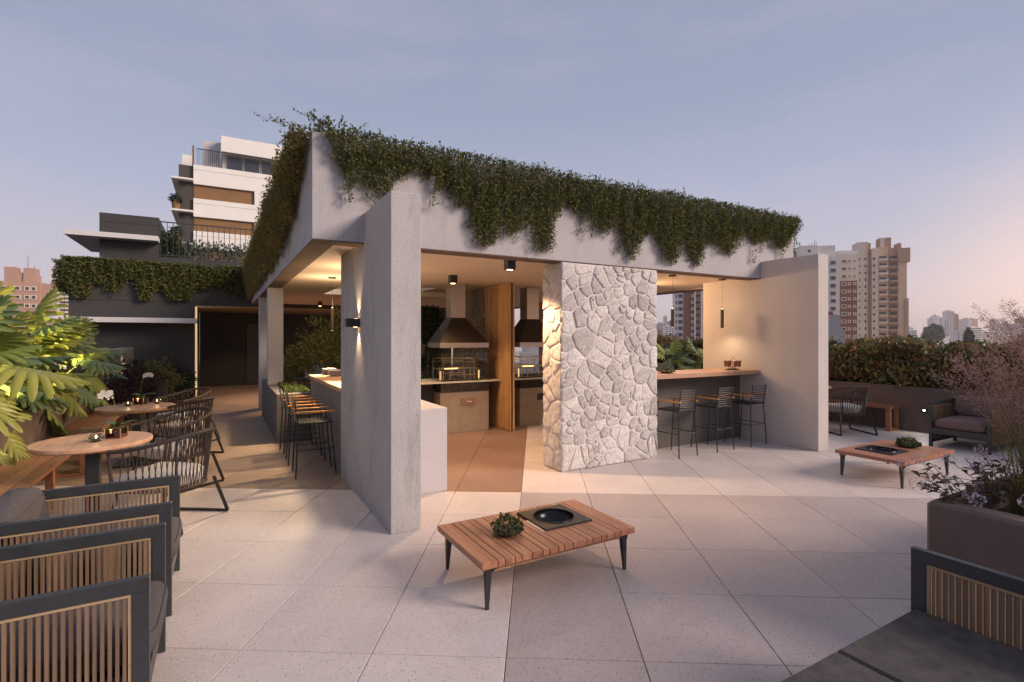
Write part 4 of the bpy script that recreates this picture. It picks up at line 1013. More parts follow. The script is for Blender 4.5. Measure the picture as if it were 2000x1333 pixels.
# stone side wall continuing behind the partition, and the rear wall
sw = thing('stone_wall', 'dark field stone wall between the barbecues, running back behind the wooden partition', 'stone wall', 3.66, 3.64, 0)
m = MB(); m.box(-.02, .05, 0, 1.55, 0, ZC - .003); m.part('mortar_core', P('warm_mortar', (.30, .24, .19), .95), sw)
M_STONE2 = stonemat('brown_field_stone', (.13, .10, .08), (.24, .19, .15))
stone_face(sw, 1.55, ZC - .004, 62, 21, lambda s, t, d: (-.02 - d, s, t), .022, M_STONE2, .008)
rw = thing('rear_wall', 'dark green rear kitchen wall with a long high window, climbers growing over it', 'wall', 2.3, 5.2, 0)
m = MB(); m.box(2.45, 3.6, 5.2, 5.3, 0, 2.28); m.ppart('wall', P('dim_green_wall', (.11, .115, .10), .8, var=.2, vscale=3), rw)
MB().box(2.45, 3.6, 5.24, 5.26, 2.281, 2.50).ppart('window_pane', M_GLASS, rw)
MB().box(2.45, 3.6, 5.2, 5.3, 2.501, 2.598).ppart('lintel', M_CEIL, rw)
n = 3200; p = np.c_[npr.uniform(.35, 1.3, n), -.04 - npr.rand(n) * .16, npr.rand(n)]
p[:, 2] = .95 + 1.35 * p[:, 2] ** .8; keep = (np.sin(p[:, 0] * 7 + 1) + np.sin(p[:, 2] * 6 + p[:, 0] * 3)) > -.35; p = p[keep]; n = len(p)
o = put(leaves('climbing_plant', p, rdir(n) + [0, -.6, -.2], rdir(n) + [0, -1, .4], .06, .04, L_DARK), 'climbing_plant'); o.location = W(2.1, 5.2, 0); o.rotation_euler.z = PSI
tag(o, 'dark climbing plant on the rear kitchen wall behind the left hood', 'climbing plant')
# plates
pm = MB().lathe([(.055, 0), (.06, .004), (.115, .014), (.117, .017), (.112, .016), (.06, .008), (.002, .007)], 28).mesh('plate', M_CHINA, smooth=True)
for s_, (aa, bb) in enumerate(((.76, 3.44), (.80, 3.12))):
    for i in range(9 if s_ == 0 else 8):
        o = put(pm, 'plate', None, W(aa, bb, 1.0435 + i * .0105)); tag(o, 'white plate in the farther stack on the left bar top' if s_ == 0 else 'white plate in the nearer stack on the left bar top', 'plate', 'stacked white plates on the left bar top, ' + ('farther stack' if s_ == 0 else 'nearer stack'))
# glass caddy on the right bar
t = thing('glass_caddy', 'round metal caddy holding small brown drinking glasses, on the right bar top', 'glass caddy', 6.36, .26, 1.1225); t.scale = (1.3, 1.3, 1.3)
MB().lathe([(.08, 0), (.082, .008), (.05, .014), (.045, .02), (.004, .022)], 24).part('base', M_STEELD, t, smooth=True)
m = MB(); m.tube([(0, 0, .02), (0, 0, .10)], .006, 8); 
m.tube([(.03 * math.cos(x), 0, .125 + .03 * math.sin(x)) for x in np.linspace(0, 6.28, 14)], .003, 5)
for k in range(6):
    an = k * math.pi / 3; c_, s_ = math.cos(an), math.sin(an)
    m.tube([(.0, 0, .03), (.05 * c_, .05 * s_, .035), (.09 * c_, .09 * s_, .08), (.10 * c_, .10 * s_, .125)], .003, 5)
    m.tube([(.085 * c_ + .022 * math.cos(x), .085 * s_ + .022 * math.sin(x), .115) for x in np.linspace(0, 6.28, 12)], .0025, 5)
m.part('wire_frame', M_STEEL, t)
gm = MB().lathe([(.012, .035), (.016, .037), (.022, .105), (.020, .105), (.0145, .041), (.002, .040)], 14, cap0=False).mesh('glass', P('amber_glass', (.30, .10, .05), .15), smooth=True)
for k in range(6):
    an = k * math.pi / 3; put(gm, 'glass', t, (.078 * math.cos(an), .078 * math.sin(an), .003))

# ================================================================ lamps of the pavilion
def cube_lamp(a, b, label, e=55, ang=120, tgt=None, col=(1, .60, .31)):
    t = thing('ceiling_spotlight', label, 'ceiling spotlight', a, b, ZC, group='black cube ceiling spotlights')
    m = MB(); m.box(-.055, .055, -.055, .055, -.125, -.001, .002); m.part('housing', M_BLACK, t)
    m = MB(); m.lathe([(.038, -.1275), (.036, -.1262), (.003, -.1261)], 16); m.part('lens', M_WARM, t)
    x, y, z = W(a, b, ZC - .16)
    add_spot(None, (x, y, z), tgt or (x, y, 0), e, ang, col, .5, .035 if tgt is None else .14)
cube_lamp(2.35, .39, 'black cube ceiling spotlight nearest the front, left of the stone pillar', 185)
cube_lamp(2.37, 2.22, 'black cube ceiling spotlight just above the left hood', 115)
cube_lamp(1.55, 9.3, 'small black cube ceiling spotlight far back over the shrub', 420)
cube_lamp(5.65, 1.95, 'added ceiling spotlight, unseen behind the stone pillar, lighting the pale wall', 170, 150, W(6.72, .2, .9))  # lamp added out of view to warm the pale end wall
cube_lamp(-.35, 12.6, 'black cube spotlight under the porch of the dark building', 60)
def pendant(a, b, ztop, zbot, label, e, tgt=None, ang=165):
    t = thing('pendant_lamp', label, 'pendant lamp', a, b, ZC, group='slim black cylinder pendant lamps')
    m = MB(); m.lathe([(.062, -.001), (.062, -.016), (.058, -.019), (.004, -.019)], 24); m.part('canopy', M_BLACK, t)
    m = MB(); m.tube([(0, 0, -.018), (0, 0, ztop - ZC)], .0022, 5); m.part('cable', M_BLACK, t)
    m = MB(); m.lathe([(.0265, ztop - ZC), (.0265, zbot - ZC + .004), (.022, zbot - ZC), (.004, zbot - ZC + .008)], 20); m.part('shade', P('bronze_shade', (.10, .07, .05), .4, .5), t, smooth=True)
    m = MB(); m.lathe([(.018, zbot - ZC - .001), (.004, zbot - ZC - .001)], 12); m.part('bulb', M_WARM, t)
    m = MB(); m.lathe([(.012, ztop - ZC + .001), (.010, ztop - ZC + .012), (.003, ztop - ZC + .014)], 10); m.part('top_glow', M_WARMS, t)
    x, y, z = W(a, b, zbot - .05); add_spot(None, (x, y, z), tgt or (x, y, 0), e, ang, (1, .72, .40), .8, .06)
    add_point(None, W(a, b, ztop + .06), e * .10, (1, .72, .42), .06)
pendant(5.30, .52, 2.08, 1.80, 'left of the two pendant lamps over the right bar', 14)
pendant(6.42, .50, 2.10, 1.79, 'right of the two pendant lamps over the right bar, near the pale wall', 8)
pendant(.80, 3.42, 2.11, 1.75, 'pendant lamp over the left bar, in front of the shrub', 300, W(-.6, 3.9, 0), 105)
pendant(.80, 2.0, 2.11, 1.75, 'pendant lamp over the left bar, hidden behind the end wall', 260, W(-.9, 1.0, 0), 105)
def sconce(x0, a, b, z, label, e=5):
    t = thing('wall_sconce', label, 'wall lamp', a, b, z)
    m = MB(); m.box(-.13, 0, -.05, .05, -.043, .043, .002); m.part('housing', M_BLACK, t) if x0 < 0 else MB().box(0, .13, -.05, .05, -.043, .043, .002).part('housing', M_STEELD, t)
    s = -1 if x0 < 0 else 1
    for d in (-1, 1):
        m = MB(); m.box(min(s * .02, s * .05), max(s * .02, s * .05), -.03, .03, min(d * .0433, d * .0445), max(d * .0433, d * .0445)); m.part('lens', M_WARM, t)
        p = W(a + s * .05, b, z + d * .055); q = W(a - s * .12, b, z + d * 1.0); add_spot(None, p, q, e, 75, (1, .66, .36), 1.0, .02)
sconce(-1, .481, .22, 1.79, 'black box wall lamp shining up and down on the left end wall', 14)
sconce(1, -2.56, 8.3, 1.04, 'small box wall lamp on the grey wall panel beyond the big leaves', 7)
# light strip washes the reveal of the porch
x, y, z = W(-1.2, 11.05, 1.2)
add_point(None, W(-1.22, 11.2, 1.0), 2, (1, .62, .25), .05); add_point(None, W(-1.22, 11.2, 2.1), 2, (1, .62, .25), .05)
# spotlight on the right planter wall
t = thing('planter_spotlight', 'small bright white wall spotlight on the brown planter beside the armchair', 'spotlight', 9.75, -.98, .39)
MB().box(-.03, -.001, -.035, .035, -.035, .035, .004).part('housing', M_BLACK, t)
MB().box(-.036, -.0305, -.010, .010, -.010, .010, .003).part('lens', M_SPOTW, t)
add_spot(t, (-.07, 0, -.01), (-.6, 0, -.35), 5, 150, (1, .90, .76), .8, .03)

# ================================================================ plants in the left bed
t = thing('shrub_tree', 'olive green small leaved shrub in the bed behind the left bar, lit from above', 'shrub', 1.55, 5.9, .66)
for c_, r_ in (((0, 0, 1.0), (.75, .6, .55)), ((-.55, -.1, .72), (.5, .45, .40)), ((.35, .2, 1.35), (.5, .4, .42)), ((.6, 0, .7), (.5, .5, .45)), ((-.95, .0, .48), (.32, .35, .26)), ((-.15, -.3, .55), (.45, .3, .3))):
    o = bush(t, 'foliage', 2300, r_, .052, L_TREE, c=c_, lump=.32, shell=.35, asp=.5)
m = MB()
for i in range(16):
    an = rnd.uniform(0, 6.28); r_ = rnd.uniform(.2, .9); m.tube([(rnd.uniform(-.08, .08), rnd.uniform(-.08, .08), 0), (math.cos(an) * r_ * .3, math.sin(an) * r_ * .2, .4), (math.cos(an) * r_ * .8, math.sin(an) * r_ * .4, .8 + rnd.uniform(-.1, .5))], [.014, .01, .004], 6)
m.part('stems', M_BARK, t)
BRL = ['nearest the low planter wall', 'against the column base', 'beside the end of the bar top', 'in the middle of the bed', 'just behind the column', 'below the shrub', 'farthest to the right, behind the plates']
def bromeliad(a, b, z, s, label, mat, seed):
    rg = random.Random(seed); m = MB()
    for i in range(26):
        an = rg.uniform(0, 6.28); l = s * rg.uniform(.6, 1.1); up = rg.uniform(.35, 1.3); n = 5; w0 = .022 * s / .4; base = len(m.v); vs = []; fs = []
        for k in range(n + 1):
            q = k / n; r_ = l * q * math.cos(up * (1 - .55 * q)); zz = l * q * math.sin(up * (1 - .75 * q)); w_ = w0 * (1 - q ** 2.5) + .001; c_, s_ = math.cos(an), math.sin(an)
            vs += [(c_ * r_ - s_ * w_, s_ * r_ + c_ * w_, zz + w_ * .5), (c_ * r_, s_ * r_, zz), (c_ * r_ + s_ * w_, s_ * r_ - c_ * w_, zz + w_ * .5)]
        for k in range(n): fs += [(3 * k, 3 * k + 1, 3 * k + 4, 3 * k + 3), (3 * k + 1, 3 * k + 2, 3 * k + 5, 3 * k + 4)]
        m.add(vs, fs)
    me = m.mesh('bromeliad', mat, smooth=True); o = put(me, 'bromeliad'); o.location = W(a, b, z); o.rotation_euler.z = PSI
    return tag(o, label, 'bromeliad', 'red and bronze bromeliads in the left bed')
for i, (a_, b_, s_) in enumerate(((.42, 4.75, .42), (.30, 5.25, .36), (.85, 4.6, .42), (1.25, 4.9, .38), (.62, 5.15, .46), (1.05, 5.3, .4), (1.6, 4.75, .38))):
    bromeliad(a_, b_, .66, s_ * 1.05, 'spiky bronze red bromeliad ' + BRL[i], L_BROM, i)
n = 5200; p = np.c_[npr.uniform(-.17, .17, n), npr.uniform(-1.45, 1.45, n), npr.rand(n) ** .6 * .15]
o = put(leaves('ground_cover', p, rdir(n) + [0, 0, .8], rdir(n) + [0, 0, 1], .028, .018, L_BOX), 'ground_cover'); o.location = W(.34, 5.2, .655); o.rotation_euler.z = PSI
o['kind'] = 'stuff'; o['label'] = 'low green ground cover growing along the front of the left bed'
n = 2600; p = np.c_[npr.uniform(-1.3, 1.3, n), npr.uniform(-.25, .25, n), npr.rand(n) * .22]
o = put(leaves('ground_cover', p, rdir(n) + [0, 0, .8], rdir(n) + [0, 0, 1], .05, .03, L_DARK), 'ground_cover'); o.location = W(1.9, 4.3, .655); o.rotation_euler.z = PSI
o['kind'] = 'stuff'; o['label'] = 'dark ground cover between the bromeliads behind the bar'

# ================================================================ big split leaf philodendron
def phil_leaf(seed, L=.56):
    rg = random.Random(seed); m = MB(); nl = 9; ns = 7
    ph = [rg.uniform(.88, 1.1) for _ in range(40)]
    def surf(x, y):
        return -.20 * L * (y / L) ** 2 - .03 * L * math.sin(y / L * 3) + .16 * abs(x) - 1.3 * x * x / L
    prof = (.38, .78, .95, 1.0, .96, .82, .56)      # one finger, from notch to notch
    for s in (-1, 1):
        rays = []
        for k in range(nl):
            for j in range(ns):
                q = (k + j / ns) / nl
                rays.append((q, prof[j] * (ph[k + (20 if s > 0 else 0)] if 0 < j else 1), j))
        rays.append((1.0, .9, 3))
        vs = []; ne = 5
        for q, pf, j in rays:
            an = R(128 - 118 * q ** .85); env = L * (.30 + .24 * math.sin(math.pi * min(1, .12 + q * .95))) * (1 - .35 * q ** 2)
            ll = env * pf; y0 = L * (.02 + .86 * q)
            for e_ in range(ne + 1):
                e = e_ / ne; bend = .10 * ll * e * e
                x = s * math.sin(an) * ll * e; y = y0 + math.cos(an) * ll * e + bend
                lift = .010 * (math.cos((j / ns - .5) * 6.28)) * e
                vs.append((x, y, surf(x, y) + lift - .06 * ll * e ** 3))
        n = len(rays); w = ne + 1; fs = []
        for i in range(n - 1):
            for e_ in range(ne): fs.append((i * w + e_, i * w + e_ + 1, (i + 1) * w + e_ + 1, (i + 1) * w + e_))
        m.cur = 0; m.add(vs, fs); m.cur = 1
        for k in range(nl):      # pale veins along each finger
            b = (k * ns + 3) * w; p0 = [Vector(vs[b + e_]) + Vector((0, 0, .0015)) for e_ in range(ne + 1)]
            q = []
            for e_, p in enumerate(p0):
                wd = .0022 * (1 - e_ / (ne + .5)); q += [p - Vector((0, wd, 0)), p + Vector((0, wd, 0))]
            m.add(q, [(2 * e_, 2 * e_ + 1, 2 * e_ + 3, 2 * e_ + 2) for e_ in range(ne)])
    m.cur = 1; q = []
    for i in range(9):
        y = L * (-.04 + .95 * i / 8); wd = .0045 * (1 - i / 9.5); q += [(-wd, y, surf(0, y) + .002), (wd, y, surf(0, y) + .002)]
    m.add(q, [(2 * i, 2 * i + 1, 2 * i + 3, 2 * i + 2) for i in range(8)])
    return m.mesh('leaf', [PH[seed % 3], M_VEIN], smooth=True)
M_VEIN = P('leaf_vein', (.26, .30, .10), .45)
def philmat(name, c1, c2):
    m, t, p = newmat(name); oi = N(t, 'ShaderNodeObjectInfo'); tcn = N(t, 'ShaderNodeTexCoord'); mpn = N(t, 'ShaderNodeMapping'); mpn.inputs['Scale'].default_value = (1, 1, 1)
    nz_ = N(t, 'ShaderNodeTexNoise', i_Scale=9, i_Detail=3); t.links.new(tcn.outputs['Object'], nz_.inputs['Vector'])
    ad = N(t, 'ShaderNodeMath', operation='ADD'); t.links.new(oi.outputs['Random'], ad.inputs[0]); t.links.new(nz_.outputs['Fac'], ad.inputs[1])
    mr = N(t, 'ShaderNodeMapRange', i_1=.3, i_2=1.5, i_3=0, i_4=1); t.links.new(ad.outputs[0], mr.inputs[0])
    mx = N(t, 'ShaderNodeMixRGB'); t.links.new(mr.outputs[0], mx.inputs[0]); mx.inputs[1].default_value = (*c1, 1); mx.inputs[2].default_value = (*c2, 1)
    t.links.new(mx.outputs[0], p.inputs['Base Color']); p.inputs['Roughness'].default_value = .36
    wv = N(t, 'ShaderNodeTexNoise', i_Scale=30, i_Detail=2); t.links.new(tcn.outputs['Object'], wv.inputs['Vector'])
    b = N(t, 'ShaderNodeBump', i_Strength=.25, i_Distance=.005); t.links.new(wv.outputs['Fac'], b.inputs['Height']); t.links.new(b.outputs[0], p.inputs['Normal'])
    tr = N(t, 'ShaderNodeBsdfTranslucent'); t.links.new(mx.outputs[0], tr.inputs[0]); ms = N(t, 'ShaderNodeMixShader', i_0=.28); o = t.nodes['Material Output']
    t.links.new(p.outputs[0], ms.inputs[1]); t.links.new(tr.outputs[0], ms.inputs[2]); t.links.new(ms.outputs[0], o.inputs[0]); return m
PH = [philmat('split_leaf_green', (.20, .25, .06), (.31, .35, .09)), philmat('split_leaf_olive', (.24, .26, .055), (.36, .36, .08)), philmat('split_leaf_bluish', (.12, .19, .09), (.20, .27, .13))]
LM = [phil_leaf(i) for i in range(6)]
RIB = []
def philodendron(a, b, z, n, label, seed, spread=(.75, .9), s=1.0, tilt=(0.2, 1.1), toward=None):
    rg = random.Random(seed); t = thing('philodendron', label, 'philodendron', a, b, z, group='split leaf philodendrons in the long left planter'); st_ = MB(); ribs = MB()
    for i in range(n):
        an = i * 2.399 + rg.uniform(-.3, .3); q = (i + .5) / n; el = 1.45 - 1.35 * q + rg.uniform(-.12, .12)
        ln = s * rg.uniform(.50, .86) * (1.1 - .25 * q)
        tip = Vector((math.cos(an) * math.cos(el) * ln * spread[0], math.sin(an) * math.cos(el) * ln * spread[1], math.sin(el) * ln * 1.2 + .06))
        st_.tube([(0, 0, 0), tip * .5 + Vector((0, 0, .06)), tip], [.012, .009, .006], 6)
        o = bpy.data.objects.new('leaf', LM[rg.randrange(6)]); sc.collection.objects.link(o); o.parent = t; o.location = tip
        pitch = 1.15 - 2.0 * q + rg.uniform(-.25, .25)
        yaw = an - math.pi / 2 + rg.uniform(-.25, .25)
        o.rotation_euler = (Matrix.Rotation(yaw, 3, 'Z') @ Matrix.Rotation(pitch, 3, 'X') @ Matrix.Rotation(rg.uniform(-.35, .35), 3, 'Y')).to_euler()
        k = s * rg.uniform(.82, 1.15); o.scale = (k, k, k)
    st_.part('stems', M_STEM, t)
philodendron(-3.2, -.1, .72, 23, 'big split leaved plant at the left edge of the picture, nearest the camera', 1, s=1.0)
philodendron(-3.2, .8, .72, 24, 'big split leaved plant leaning over the bench, second from the left', 2, s=1.05)
philodendron(-3.15, 1.8, .72, 24, 'big split leaved plant in the middle of the long planter', 3, s=1.05)
philodendron(-3.15, 2.85, .72, 24, 'big split leaved plant fourth from the left, level with the front table', 4, s=1.0)
philodendron(-3.1, 3.9, .72, 24, 'big split leaved plant level with the rear table', 7, s=1.0)
philodendron(-3.05, 4.95, .72, 23, 'big split leaved plant second from the grey wall panel', 8, s=1.0)
philodendron(-3.0, 5.9, .72, 22, 'big split leaved plant next to the grey wall panel', 9, s=.95)
philodendron(-3.8, 4.3, .76, 13, 'tall split leaved plant at the back of the long planter, in its far half', 10, s=1.1)
philodendron(-3.8, 1.4, .76, 13, 'tall split leaved plant at the back of the long planter, nearer the camera', 5, s=1.15)
philodendron(-3.75, 2.8, .76, 13, 'tall split leaved plant at the back of the long planter, nearer the dark building', 6, s=1.15)
UP = (1.0, .80, .26)
for i, (a_, b_) in enumerate(((-2.66, .55), (-2.66, 2.1), (-2.66, 3.6), (-2.66, 5.0))):
    t = thing('uplight', 'small black garden uplight among the split leaves, ' + ('nearest the camera', 'second from the camera', 'third from the camera', 'farthest from the camera')[i], 'garden light', a_, b_, .802, group='garden uplights in the long planter')
    MB().lathe([(.03, 0), (.035, .05), (.028, .052), (.026, .045), (.004, .044)], 14).part('housing', M_BLACK, t)
    MB().lathe([(.024, .0465), (.003, .0465)], 12).part('lens', M_WARM, t)
    add_spot(t, (0, 0, .06), (-.75, .1, .85), 190, 155, UP, .7, .03)
n = 2600
for i, (a_, b_, r_, mat, l) in enumerate(((-3.3, .8, (.6, 2.0, .35), L_DARK, 'near'), (-3.3, 4.4, (.6, 1.9, .35), L_DARK, 'far'))):
    o = bush(None, 'x', 4200, r_, .09, mat, zmin=-.05); o.name = 'under_planting'; o.location = W(a_, b_, .74); o.rotation_euler.z = PSI; o['kind'] = 'stuff'; o['label'] = 'dark low leaves under the split leaved plants, ' + l + ' half'
# dark bronze leaved tree behind at the left edge
t = thing('bronze_tree', 'dark bronze leaved small tree against the sky at the left edge', 'tree', -5.9, 1.5, 0)
for c_, r_, k in (((0, 0, 1.75), (.9, .9, .42), 700), ((.9, .6, 1.72), (.7, .6, .38), 420), ((.2, 1.5, 1.7), (.8, .7, .36), 420)):
    bush(t, 'crown', k, r_, .085, L_SILH, c=c_, lump=.35, shell=.2, asp=.55)
m = MB()
for i in range(12): m.tube([(.3, .3, 0), (rnd.uniform(0, .8), rnd.uniform(0, .8), 1.0), (rnd.uniform(-.5, 1.4), rnd.uniform(-.4, 1.8), 1.95)], [.03, .016, .004], 6)
m.part('trunk', M_BARK, t)
# shrubs between the wall panel and the dark building
def shrub(a, b, z, parts, size, mat, label, asp=.5, n=1800, cat='shrub'):
    t = thing('shrub', label, cat, a, b, z); m = MB()
    for c_, r_ in parts:
        bush(t, 'foliage', n, r_, size, mat, c=c_, lump=.28, shell=.45, asp=asp)
        for k in range(5): m.tube([(c_[0] * .3, c_[1] * .3, 0), (c_[0] + rnd.uniform(-.1, .1), c_[1] + rnd.uniform(-.1, .1), c_[2])], .008, 5)
    m.part('stems', M_BARK, t); return t
shrub(-2.35, 7.2, 0, (((-.1, 0, .55), (.50, .55, .45)), ((.1, .5, .6), (.42, .5, .45)), ((-.2, -.6, .45), (.4, .4, .42))), .055, L_PURPLE, 'dark purple shrub between the grey wall panel and the rear table')
shrub(-1.95, 8.6, 0, (((0, 0, .7), (.42, .45, .45)), ((-.5, .2, .55), (.45, .45, .45))), .05, L_TREE, 'olive brown shrub behind the rear orchid')
shrub(-1.75, 10.0, 0, (((0, 0, .5), (.42, .5, .5)), ((-.75, .1, .5), (.5, .45, .48)), ((-1.4, .2, .5), (.5, .45, .45))), .06, L_DARK, 'clipped deep green shrub against the dark building', n=2400)
m = MB().box(-1.98, -1.75, 8.0, 8.25, 0, .72, .004); solo(m, 'garden_post', M_BROWNC, 'short brown concrete block beside the olive shrub', 'concrete block', (-1.86, 8.1, 0))

# ================================================================ right hand planting
rp = thing('planter', 'long brown concrete planter carrying the red and green hedge at the right', 'planter', 9.9, 0, 0)
m = MB(); m.box(9.75, 9.92, -6, 7.2, 0, .78, .006); m.box(10.9, 11.05, -6, 7.2, 0, .78); m.box(7.9, 9.745, 7.0, 7.2, 0, .78); m.ppart('wall', M_BROWNC, rp)
MB().box(9.92, 10.9, -6, 7.2, .2, .72).ppart('soil', M_SOIL, rp)
h = thing('hedge', 'thick hedge of curling green and reddish leaves in the long right planter', 'hedge', 10.35, 0, .72)
n = 62000; y_ = npr.uniform(-5.5, 7, n); top = .78 + .14 * np.sin(y_ * 2.1) * np.sin(y_ * 5.3 + 1) + .05 * np.sin(y_ * 13)
side = npr.rand(n) < .7; x_ = np.where(side, -.56 + .50 * npr.rand(n) ** 1.6, npr.uniform(-.5, .5, n)); z_ = np.where(side, npr.rand(n) ** .8 * top, top * (.80 + .24 * npr.rand(n)))
x_ += .10 * np.sin(y_ * 4 + z_ * 7) * side + npr.normal(size=n) * .05; z_ = np.where(side, .05 + z_ * .95, z_)
keep = ~((z_ < .16) & (npr.rand(n) < .5)); p = np.c_[x_, y_, z_][keep]; n = len(p)
D = rdir(n) + np.array([-.5, 0, -.1]); sz = .085 * (.45 + .9 * npr.rand(n))
put(leaves('foliage', p, D, rdir(n) * .8 + [-.5, 0, .7], sz, sz * .52, L_HEDGE, four=True, curl=.28), 'foliage', h)
n = 9000; y_ = npr.uniform(-5.5, 7, n); p = np.c_[npr.uniform(-.15, .35, n), y_, npr.rand(n) * (.66 + .08 * np.sin(y_ * 2.1))]
put(leaves('inner_foliage', p, rdir(n), rdir(n), .15, .10, L_DARK), 'inner_foliage', h)
m = MB()
for i in range(110):
    y0 = -5 + i * .105; m.tube([(rnd.uniform(-.25, .1), y0, 0), (rnd.uniform(-.45, .1), y0 + rnd.uniform(-.15, .15), .4), (rnd.uniform(-.5, .2), y0 + rnd.uniform(-.25, .25), .9 + rnd.uniform(-.1, .1))], [.008, .006, .003], 4, caps=False)
m.part('stems', M_BARK, h)
# plants seen through the bar opening
for i, (a_, b_, l) in enumerate(((8.6, 4.6, 'broad leaved plant seen over the right bar, next to the stone pillar'), (8.5, 3.6, 'broad leaved plant seen over the right bar, in the middle'), (8.55, 2.7, 'broad leaved plant seen over the right bar, next to the pale wall'), (8.9, 5.6, 'broad leaved plant seen over the right bar, farthest back'))):
    philodendron(a_, b_, .62, 20, l, 20 + i, s=.62)
for o in [o for o in sc.objects if o.name.startswith('philodendron') and AB(o.location.x, o.location.y)[0] > 0]: o['group'] = 'broad leaved plants behind the right bar'
MB_ = MB().box(8.1, 9.6, 1.9, 6.9, 0, .62, .01); solo(MB_, 'planter', M_BROWNC, 'brown planter behind the right bar', 'planter', (8.9, 4.4, 0))
# foreground planter
fp_ = thing('planter', 'brown concrete planter with grasses and lilac flowers, right foreground', 'planter', 3.8, -4.9, 0)
m = MB(); A0, A1, B0, B1, Hh, Wt = 2.80, 5.2, -6.2, -3.72, .70, .15
m.box(A0, A0 + Wt, B0, B1, 0, Hh, .02); m.box(A0 + Wt + .0005, A1, B1 - Wt, B1, 0, Hh, .02); m.box(A1 + .0005, A1 + Wt, B0, B1, 0, Hh, .02); m.box(A0 + Wt + .0005, A1, B0, B0 + Wt, 0, Hh, .02)
m.ppart('wall', M_BROWNC, fp_, smooth=True); MB().box(A0 + Wt + .001, A1 - .001, B0 + Wt + .001, B1 - Wt - .001, .2, .60).ppart('soil', M_SOIL, fp_)
def grass(a, b, z, label, seed, nb=55, npl=10, h=.95, lean=(-.5, .2)):
    rg = random.Random(seed); t = thing('plume_grass', label, 'ornamental grass', a, b, z, group='ornamental grasses with pinkish plumes in the right foreground planter')
    V_, F_ = [], []; m = MB()
    for i in range(nb):
        an = rg.uniform(0, 6.28); l = h * rg.uniform(.5, .95); sp = rg.uniform(.15, .8); w0 = .0035; vs = []; n_ = 6
        c_, s_ = math.cos(an), math.sin(an); x0_, y0_ = rg.uniform(-.08, .08), rg.uniform(-.08, .08)
        for k in range(n_ + 1):
            q = k / n_; r_ = l * sp * q ** 1.8; zz = l * (q - .42 * sp * q ** 2.6); w_ = w0 * (1 - q) + .0005
            vs += [(x0_ + c_ * r_ - s_ * w_, y0_ + s_ * r_ + c_ * w_, zz), (x0_ + c_ * r_ + s_ * w_, y0_ + s_ * r_ - c_ * w_, zz)]
        m.add(vs, [(2 * k, 2 * k + 1, 2 * k + 3, 2 * k + 2) for k in range(n_)])
    m.part('blades', L_BLADE, t)
    P_, D_ = [], []; sm = MB()
    for i in range(npl):
        lx, ly = rg.uniform(*lean), rg.uniform(-.35, .35); l = h * rg.uniform(.9, 1.25)
        f = lambda q: Vector((lx * q ** 1.9 * l, ly * q ** 1.9 * l, l * (q - .22 * math.hypot(lx, ly) * q ** 3)))
        sm.tube([f(q / 8) for q in range(9)], [.0028 - .00025 * q for q in range(9)], 4, caps=False)
        for k in range(300):
            q = .52 + .48 * rg.random(); c = f(q); ax = (f(min(1, q + .05)) - f(q - .05)).normalized()
            wd = .055 * math.sin(math.pi * min(1, (q - .50) / .52)) ** .7 * rg.random() ** .7
            r_ = Vector((rg.gauss(0, 1), rg.gauss(0, 1), rg.gauss(0, 1))); r_ = (r_ - ax * r_.dot(ax)).normalized()
            P_.append(c + r_ * wd + ax * wd * .9); D_.append(ax + r_ * .55)
    sm.part('culms', M_STEM, t)
    P_ = np.array(P_); D_ = np.array(D_)
    put(leaves('plumes', P_, D_, rdir(len(P_)), .017, .0042, L_PLUME), 'plumes', t)
for i, (a_, b_, hh, ln, l) in enumerate(((3.35, -4.02, .86, (-.62, -.05), 'front clump of pink plumed grass, leaning left over the flowers'), (3.8, -4.05, 1.0, (-.5, .1), 'middle clump of pink plumed grass in the foreground planter'),
                                         (4.3, -4.0, 1.15, (-.5, .3), 'far clump of pink plumed grass in the foreground planter'), (3.55, -4.5, 1.1, (-.5, .3), 'near right clump of pink plumed grass, at the picture edge'), (4.0, -4.35, 1.15, (-.4, .3), 'tall pink plumed grass in the middle of the foreground planter'))):
    grass(a_, b_, .6, l, 40 + i, h=hh, lean=ln, npl=24, nb=120)
def flowers(a, b, z, label, seed, n=16):
    rg = random.Random(seed); t = thing('lilac_flowers', label, 'flowering plant', a, b, z, group='lilac flowering plants in the right foreground planter'); sm = MB(); P_, D_, N_, S_ = [], [], [], []; Q_, QD = [], []
    for i in range(n):
        an = rg.uniform(0, 6.28); r_ = rg.uniform(.05, .34); top = Vector((math.cos(an) * r_, math.sin(an) * r_, rg.uniform(.08, .30)))
        pts = [Vector((0, 0, 0)), top * .5 + Vector((0, 0, .05)), top]; sm.tube(pts, .002, 4, caps=False)
        for k in range(7):
            q = rg.uniform(.25, .95); c = top * q + Vector((0, 0, .04 * math.sin(q * 3))); P_.append(c); D_.append(Vector((rg.gauss(0, 1), rg.gauss(0, 1), rg.gauss(0, .3)))); S_.append(rg.uniform(.04, .075))
        if i % 2 == 0:
            for k in range(46):
                d = Vector((rg.gauss(0, 1), rg.gauss(0, 1), rg.gauss(0, .6))).normalized(); Q_.append(top + d * .03 + Vector((0, 0, .01))); QD.append(d)
    sm.part('stems', M_BARK, t); P_ = np.array(P_); m_ = len(P_); S_ = np.array(S_)
    put(leaves('foliage', P_, np.array(D_), rdir(m_) * .5 + [0, 0, 1], S_, S_ * .55, L_PURPLE2, four=True, curl=.15), 'foliage', t)
    Q_ = np.array(Q_); put(leaves('blossoms', Q_, np.array(QD) + .4 * rdir(len(Q_)), np.array(QD), .011, .009, L_LILAC), 'blossoms', t)
L_PURPLE2 = leafmat('olive_purple_leaves', [(.10, .065, .04), (.14, .10, .05), (.07, .06, .035)], .4)
